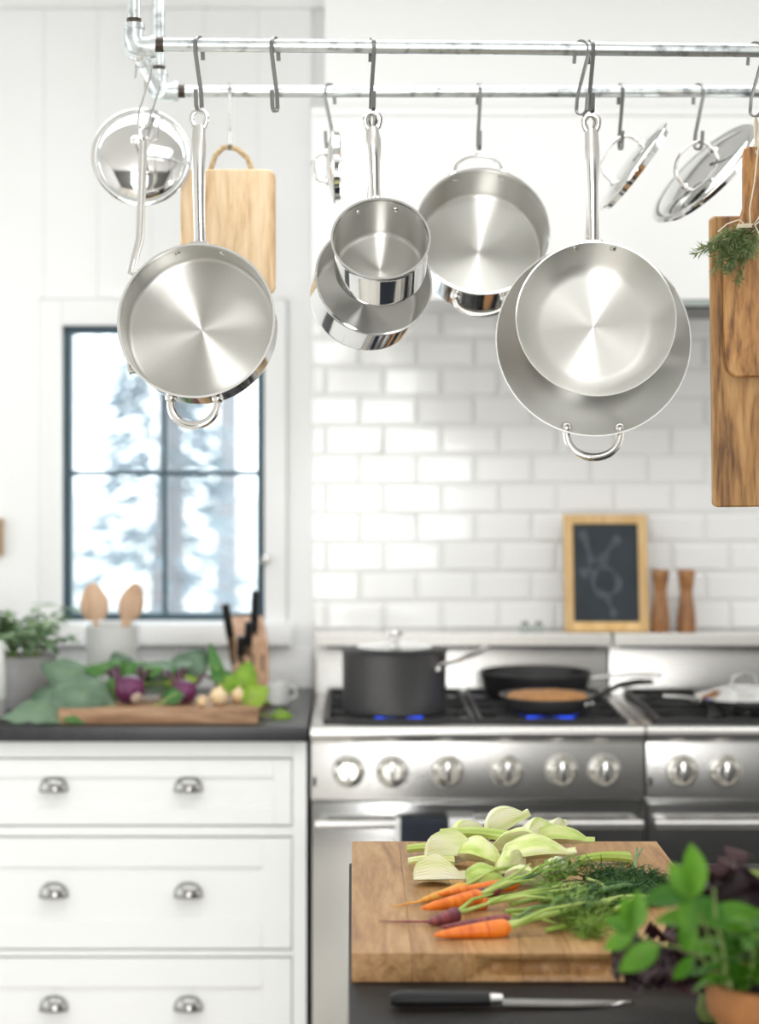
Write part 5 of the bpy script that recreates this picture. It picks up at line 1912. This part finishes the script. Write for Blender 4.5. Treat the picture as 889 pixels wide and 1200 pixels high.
fennel(514, 1036, 60, 46, 34, 6, 0, -62, 'fennel', 'pale half-moon fennel slice at the front left, cut face to the front', 1, 'wedge', 0, False)
fennel(530, 1015, 66, 46, 36, 12, 4, -66, 'fennel_w', 'white fennel wedge behind the front-left slice', 2, 'wedge', 0.006, False)
fennel(566, 1018, 58, 46, 34, -18, 8, 15, 'fennel', 'yellowish fennel chunk in the middle of the heap', 3, 'wedge', 0.004, False)
fennel(571, 1037, 52, 40, 28, 12, 0, 5, 'fennel_g', 'rounded green fennel end just above the carrots', 4, 'half', 0, False)
fennel(548, 997, 50, 42, 36, 35, -10, -60, 'fennel', 'blunt fennel wedge at the back left of the heap', 5, 'wedge', 0.006, False)
fennel(592, 991, 56, 44, 40, 22, -24, -58, 'fennel_w', 'tallest fennel wedge at the top back of the heap', 6, 'wedge', 0.016, False)
fennel(560, 1003, 90, 15, 13, -5, 3, 0, 'fennel_g', 'long green fennel stalk lying across the left half', 7, 'stalk', 0.022)
fennel(500, 1003, 46, 13, 11, -8, 0, 0, 'fennel_g', 'short green stalk poking out at the far left', 8, 'stalk', 0.004)
fennel(628, 999, 54, 44, 36, 48, -20, -55, 'fennel_w', 'white pointed fennel wedge right of the tallest one', 9, 'wedge', 0.010, False)
fennel(658, 1000, 76, 36, 26, -4, -2, 12, 'fennel_g', 'yellow-green fennel stem piece at the back right', 10, 'wedge', 0.012, False)
fennel(632, 1016, 88, 46, 34, 10, -4, 18, 'fennel', 'largest striped fennel wedge right of centre', 11, 'wedge', 0.008, False)
fennel(654, 1033, 44, 38, 28, 40, 0, -62, 'fennel_w', 'small white cut fennel core at the right of the heap', 12, 'wedge', 0.0, False)
fennel(618, 1038, 54, 36, 26, -8, 0, -25, 'fennel', 'low fennel piece just behind the carrot stems', 13, 'wedge', 0, False)
fennel(706, 1012, 66, 15, 12, 12, 0, 0, 'fennel_g', 'single pale stalk lying right of the fennel heap', 14, 'stalk', 0)
fennel(598, 1024, 50, 36, 32, 60, 0, -55, 'fennel', 'fennel wedge tucked between the middle chunk and largest wedge', 15, 'wedge', 0.0, False)
fennel(650, 990, 40, 34, 30, 60, -24, -50, 'fennel_w', 'small white fennel tip behind the back right stem', 16, 'wedge', 0.008, False)
fennel(600, 1006, 60, 40, 34, 170, 6, 30, 'fennel', 'fennel wedge in the thick of the heap, below the tallest one', 17, 'wedge', 0.008, False)
fennel(505, 1018, 54, 12, 10, 4, 0, 0, 'fennel', 'narrow pale stalk at the far left above the front slice', 18, 'stalk', 0.006)

# ================================================================ FOREGROUND PLANTS
pd = 1.92
pc = Vector((xc(907, pd), pd, IT))
t = thing('potted_mint', 'bright green mint plant in a terracotta pot, bottom right corner', 'plant', pc)
pr = 0.066
ph = CZ - (1171 - CY) * (pd - pr) / F - IT
obj('terracotta_pot', MB().lathe([(0, 0), (0.042, 0), (0.044, 0.003), (0.058, ph - 0.036), (0.0585, ph - 0.033), (pr - 0.001, ph - 0.032), (pr, ph - 0.028), (pr + 0.001, ph - 0.004), (pr - 0.001, ph), (pr - 0.008, ph), (pr - 0.010, ph - 0.012), (0, ph - 0.012)], 56), 'terra', t)
obj('soil', MB().lathe([(0, ph - 0.004), (0.03, ph - 0.005), (pr - 0.0105, ph - 0.0115), (0, ph - 0.0115)], 28), 'soil', t)
lmB = [leaf_mesh('leaf', 0.042, 0.023, 'basil', b_, 0.28, 8, 0.85) for b_ in (0.15, 0.4, 0.7)]
rg = random.Random(17)


def Q(px, py, d):
    return P(px, py, d) - pc


def mstem(pts, r0=0.0022):
    pts = [Vector(p) for p in pts]
    obj('stem', MB().tube(pts, [r0 * (1 - 0.5 * i / (len(pts) - 1)) for i in range(len(pts))], 7), 'mstem', t)


def mleaf(p, dirn, up, s=1.0, k=1):
    link('leaf', lmB[k], t, mtx=basis(dirn, up, p, s))


# leading shoots read off the photograph
mstem([Q(850, 1160, 1.90), Q(836, 1120, 1.90), Q(826, 1085, 1.89), Q(812, 1052, 1.88)])
a = Q(812, 1052, 1.88)
mleaf(a, (0.0, -0.1, 1), (0.3, -1, 0.2), 1.25, 0)
mleaf(a, (-1, -0.1, 0.15), (-0.1, -0.7, 0.7), 1.15, 1)
mleaf(a, (-0.5, 0.1, 0.75), (-0.2, -1, 0.3), 0.95, 0)
mleaf(a, (0.45, -0.3, -0.25), (0.1, -0.7, 0.7), 1.0, 1)
mleaf(a, (-0.25, -0.5, -0.45), (0, -0.8, 0.5), 0.95, 0)
mleaf(a, (0.2, 0.4, 0.6), (0, -0.8, 0.5), 0.8, 0)
mleaf(Q(824, 1082, 1.89), (0.85, -0.15, 0.25), (0, -0.7, 0.7), 1.5, 1)
mleaf(Q(824, 1082, 1.89), (-0.75, -0.2, 0.28), (0, -0.5, 0.8), 1.1, 1)
mstem([Q(842, 1150, 1.90), Q(822, 1122, 1.89), Q(795, 1110, 1.88), Q(768, 1106, 1.87), Q(742, 1092, 1.865)], 0.0018)
a = Q(742, 1092, 1.865)
mleaf(a, (-0.25, 0.0, 1), (0.2, -1, 0.1), 0.85, 0)
mleaf(a, (0.15, 0.0, 1), (0.2, -1, 0.1), 0.95, 0)
mleaf(a, (-0.8, -0.1, 0.45), (0, -1, 0.3), 0.7, 1)
mleaf(a, (-0.6, -0.2, -0.3), (0, -1, 0.3), 0.75, 1)
mleaf(Q(772, 1107, 1.87), (-0.75, -0.2, -0.40), (0, -0.9, 0.4), 1.05, 1)
mleaf(Q(806, 1116, 1.88), (-0.05, -0.1, 0.9), (0.2, -1, 0.1), 0.95, 0)
mleaf(Q(812, 1120, 1.88), (-0.4, -0.1, -0.6), (0.2, -1, 0.1), 0.7, 1)
mstem([Q(856, 1160, 1.90), Q(846, 1110, 1.88), Q(838, 1075, 1.87), Q(836, 1040, 1.87)])
# the bushy rest, denser towards the right
for i in range(15):
    bx = rg.uniform(842, 960)
    tipx = bx + rg.uniform(-26, 20)
    tipy = rg.uniform(1062, 1125)
    dd = rg.uniform(1.87, 1.98)
    p0, p2 = Q(bx + rg.uniform(0, 14), 1158, dd), Q(tipx, tipy, dd + rg.uniform(-0.02, 0.02))
    p1 = p0.lerp(p2, 0.5) + Vector((rg.uniform(-.006, .006), rg.uniform(-.006, .006), 0))
    mstem([p0, p1, p2], 0.0018)
    nn = 5
    for k in range(nn):
        u = 0.22 + 0.78 * k / (nn - 1)
        p = p0.lerp(p1, u * 2) if u < 0.5 else p1.lerp(p2, u * 2 - 1)
        aa = k * PI / 2 + rg.uniform(-0.4, 0.4)
        for s in (0, PI):
            mleaf(p, (math.cos(aa + s), math.sin(aa + s), rg.uniform(0.0, 0.7)), (0, -0.3, 1), rg.uniform(0.55, 0.95) * (1.0 if k > 1 else 0.8), rg.choice((0, 1, 1)))
# low leaves over the rim
for i in range(26):
    aa = rg.uniform(PI * 0.85, PI * 1.9)
    p = Vector((math.cos(aa) * rg.uniform(0.02, 0.055), math.sin(aa) * rg.uniform(0.02, 0.055), ph + rg.uniform(0.0, 0.03)))
    mleaf(p, (math.cos(aa), math.sin(aa), rg.uniform(-0.2, 0.6)), (0, 0, 1), rg.uniform(0.5, 0.8), 1)

# red lettuce between the board and the mint
lc = Vector((xc(838, 2.13), 2.16, IT))
t = thing('red_lettuce', 'dark purple frilly lettuce lying between the butcher block and the mint', 'lettuce', lc)


def frilly(name, L, W, mat, seed, lobes=6):
    rg = random.Random(seed)
    mb = MB()
    rows = []
    seg = 34
    for i in range(seg + 1):
        u = i / seg
        env = (0.10 + 0.90 * min(1, u * 1.3) ** 1.3) * (1 if u < 0.86 else math.sqrt(max(0.02, 1 - ((u - 0.86) / 0.145) ** 2)))
        row = []
        for j in range(11):
            s = -1 + j / 5
            lob = 0.50 + 0.50 * abs(math.sin(u * PI * lobes + (0.6 if s > 0 else 0) + seed))
            ww = W * 0.5 * env * (lob if abs(s) > 0.5 else 0.8)
            ruf = W * 0.20 * abs(s) ** 1.6 * math.sin(u * 44 + s * 5 + seed) * env
            row.append((L * u + 0.10 * W * abs(s), ww * s, 0.26 * L * math.sin(u * 2.4) + ruf + 0.12 * W * s * s))
        rows.append(row)
    mb.grid(rows)
    return mb.mesh(name, mat, fix=False)


fm = [frilly('leaf', 0.13, 0.075, 'lettuce', s) for s in (1, 2, 3, 4)]
fg = frilly('leaf', 0.12, 0.075, 'lettuce_g', 8, 4)
rg = random.Random(23)
obj('core', MB().lathe([(0, 0.0), (0.012, 0.0), (0.016, 0.01), (0.012, 0.03), (0, 0.034)], 16), 'mstem', t)
for i in range(24):
    a = rg.uniform(R(60), R(300)) if i < 17 else rg.uniform(0, 2 * PI)
    el = rg.uniform(0.0, 1.25) if math.cos(a) > -0.15 else rg.uniform(0.02, 0.30)
    dv = Vector((math.cos(a) * math.cos(el), math.sin(a) * math.cos(el) * 0.6, math.sin(el)))
    s = rg.uniform(0.7, 1.0) * (1.3 if el > 0.7 else 0.85)
    link('leaf', rg.choice(fm), t, mtx=basis(dv, (0, -0.4, 1) if el < 0.8 else (0, -1, 0.2), (math.cos(a) * 0.008, math.sin(a) * 0.006, 0.030), s))
for (dx, s) in (((0.45, 0.0, 1.0), 1.25), ((0.62, 0.1, 0.9), 1.3), ((0.8, -0.05, 0.75), 1.2)):
    o = link('leaf', fg, t, mtx=basis(dx, (0, -1, 0.1), (0.012, 0.0, 0.02), s))
    o['label'] = 'pale green inner leaf'
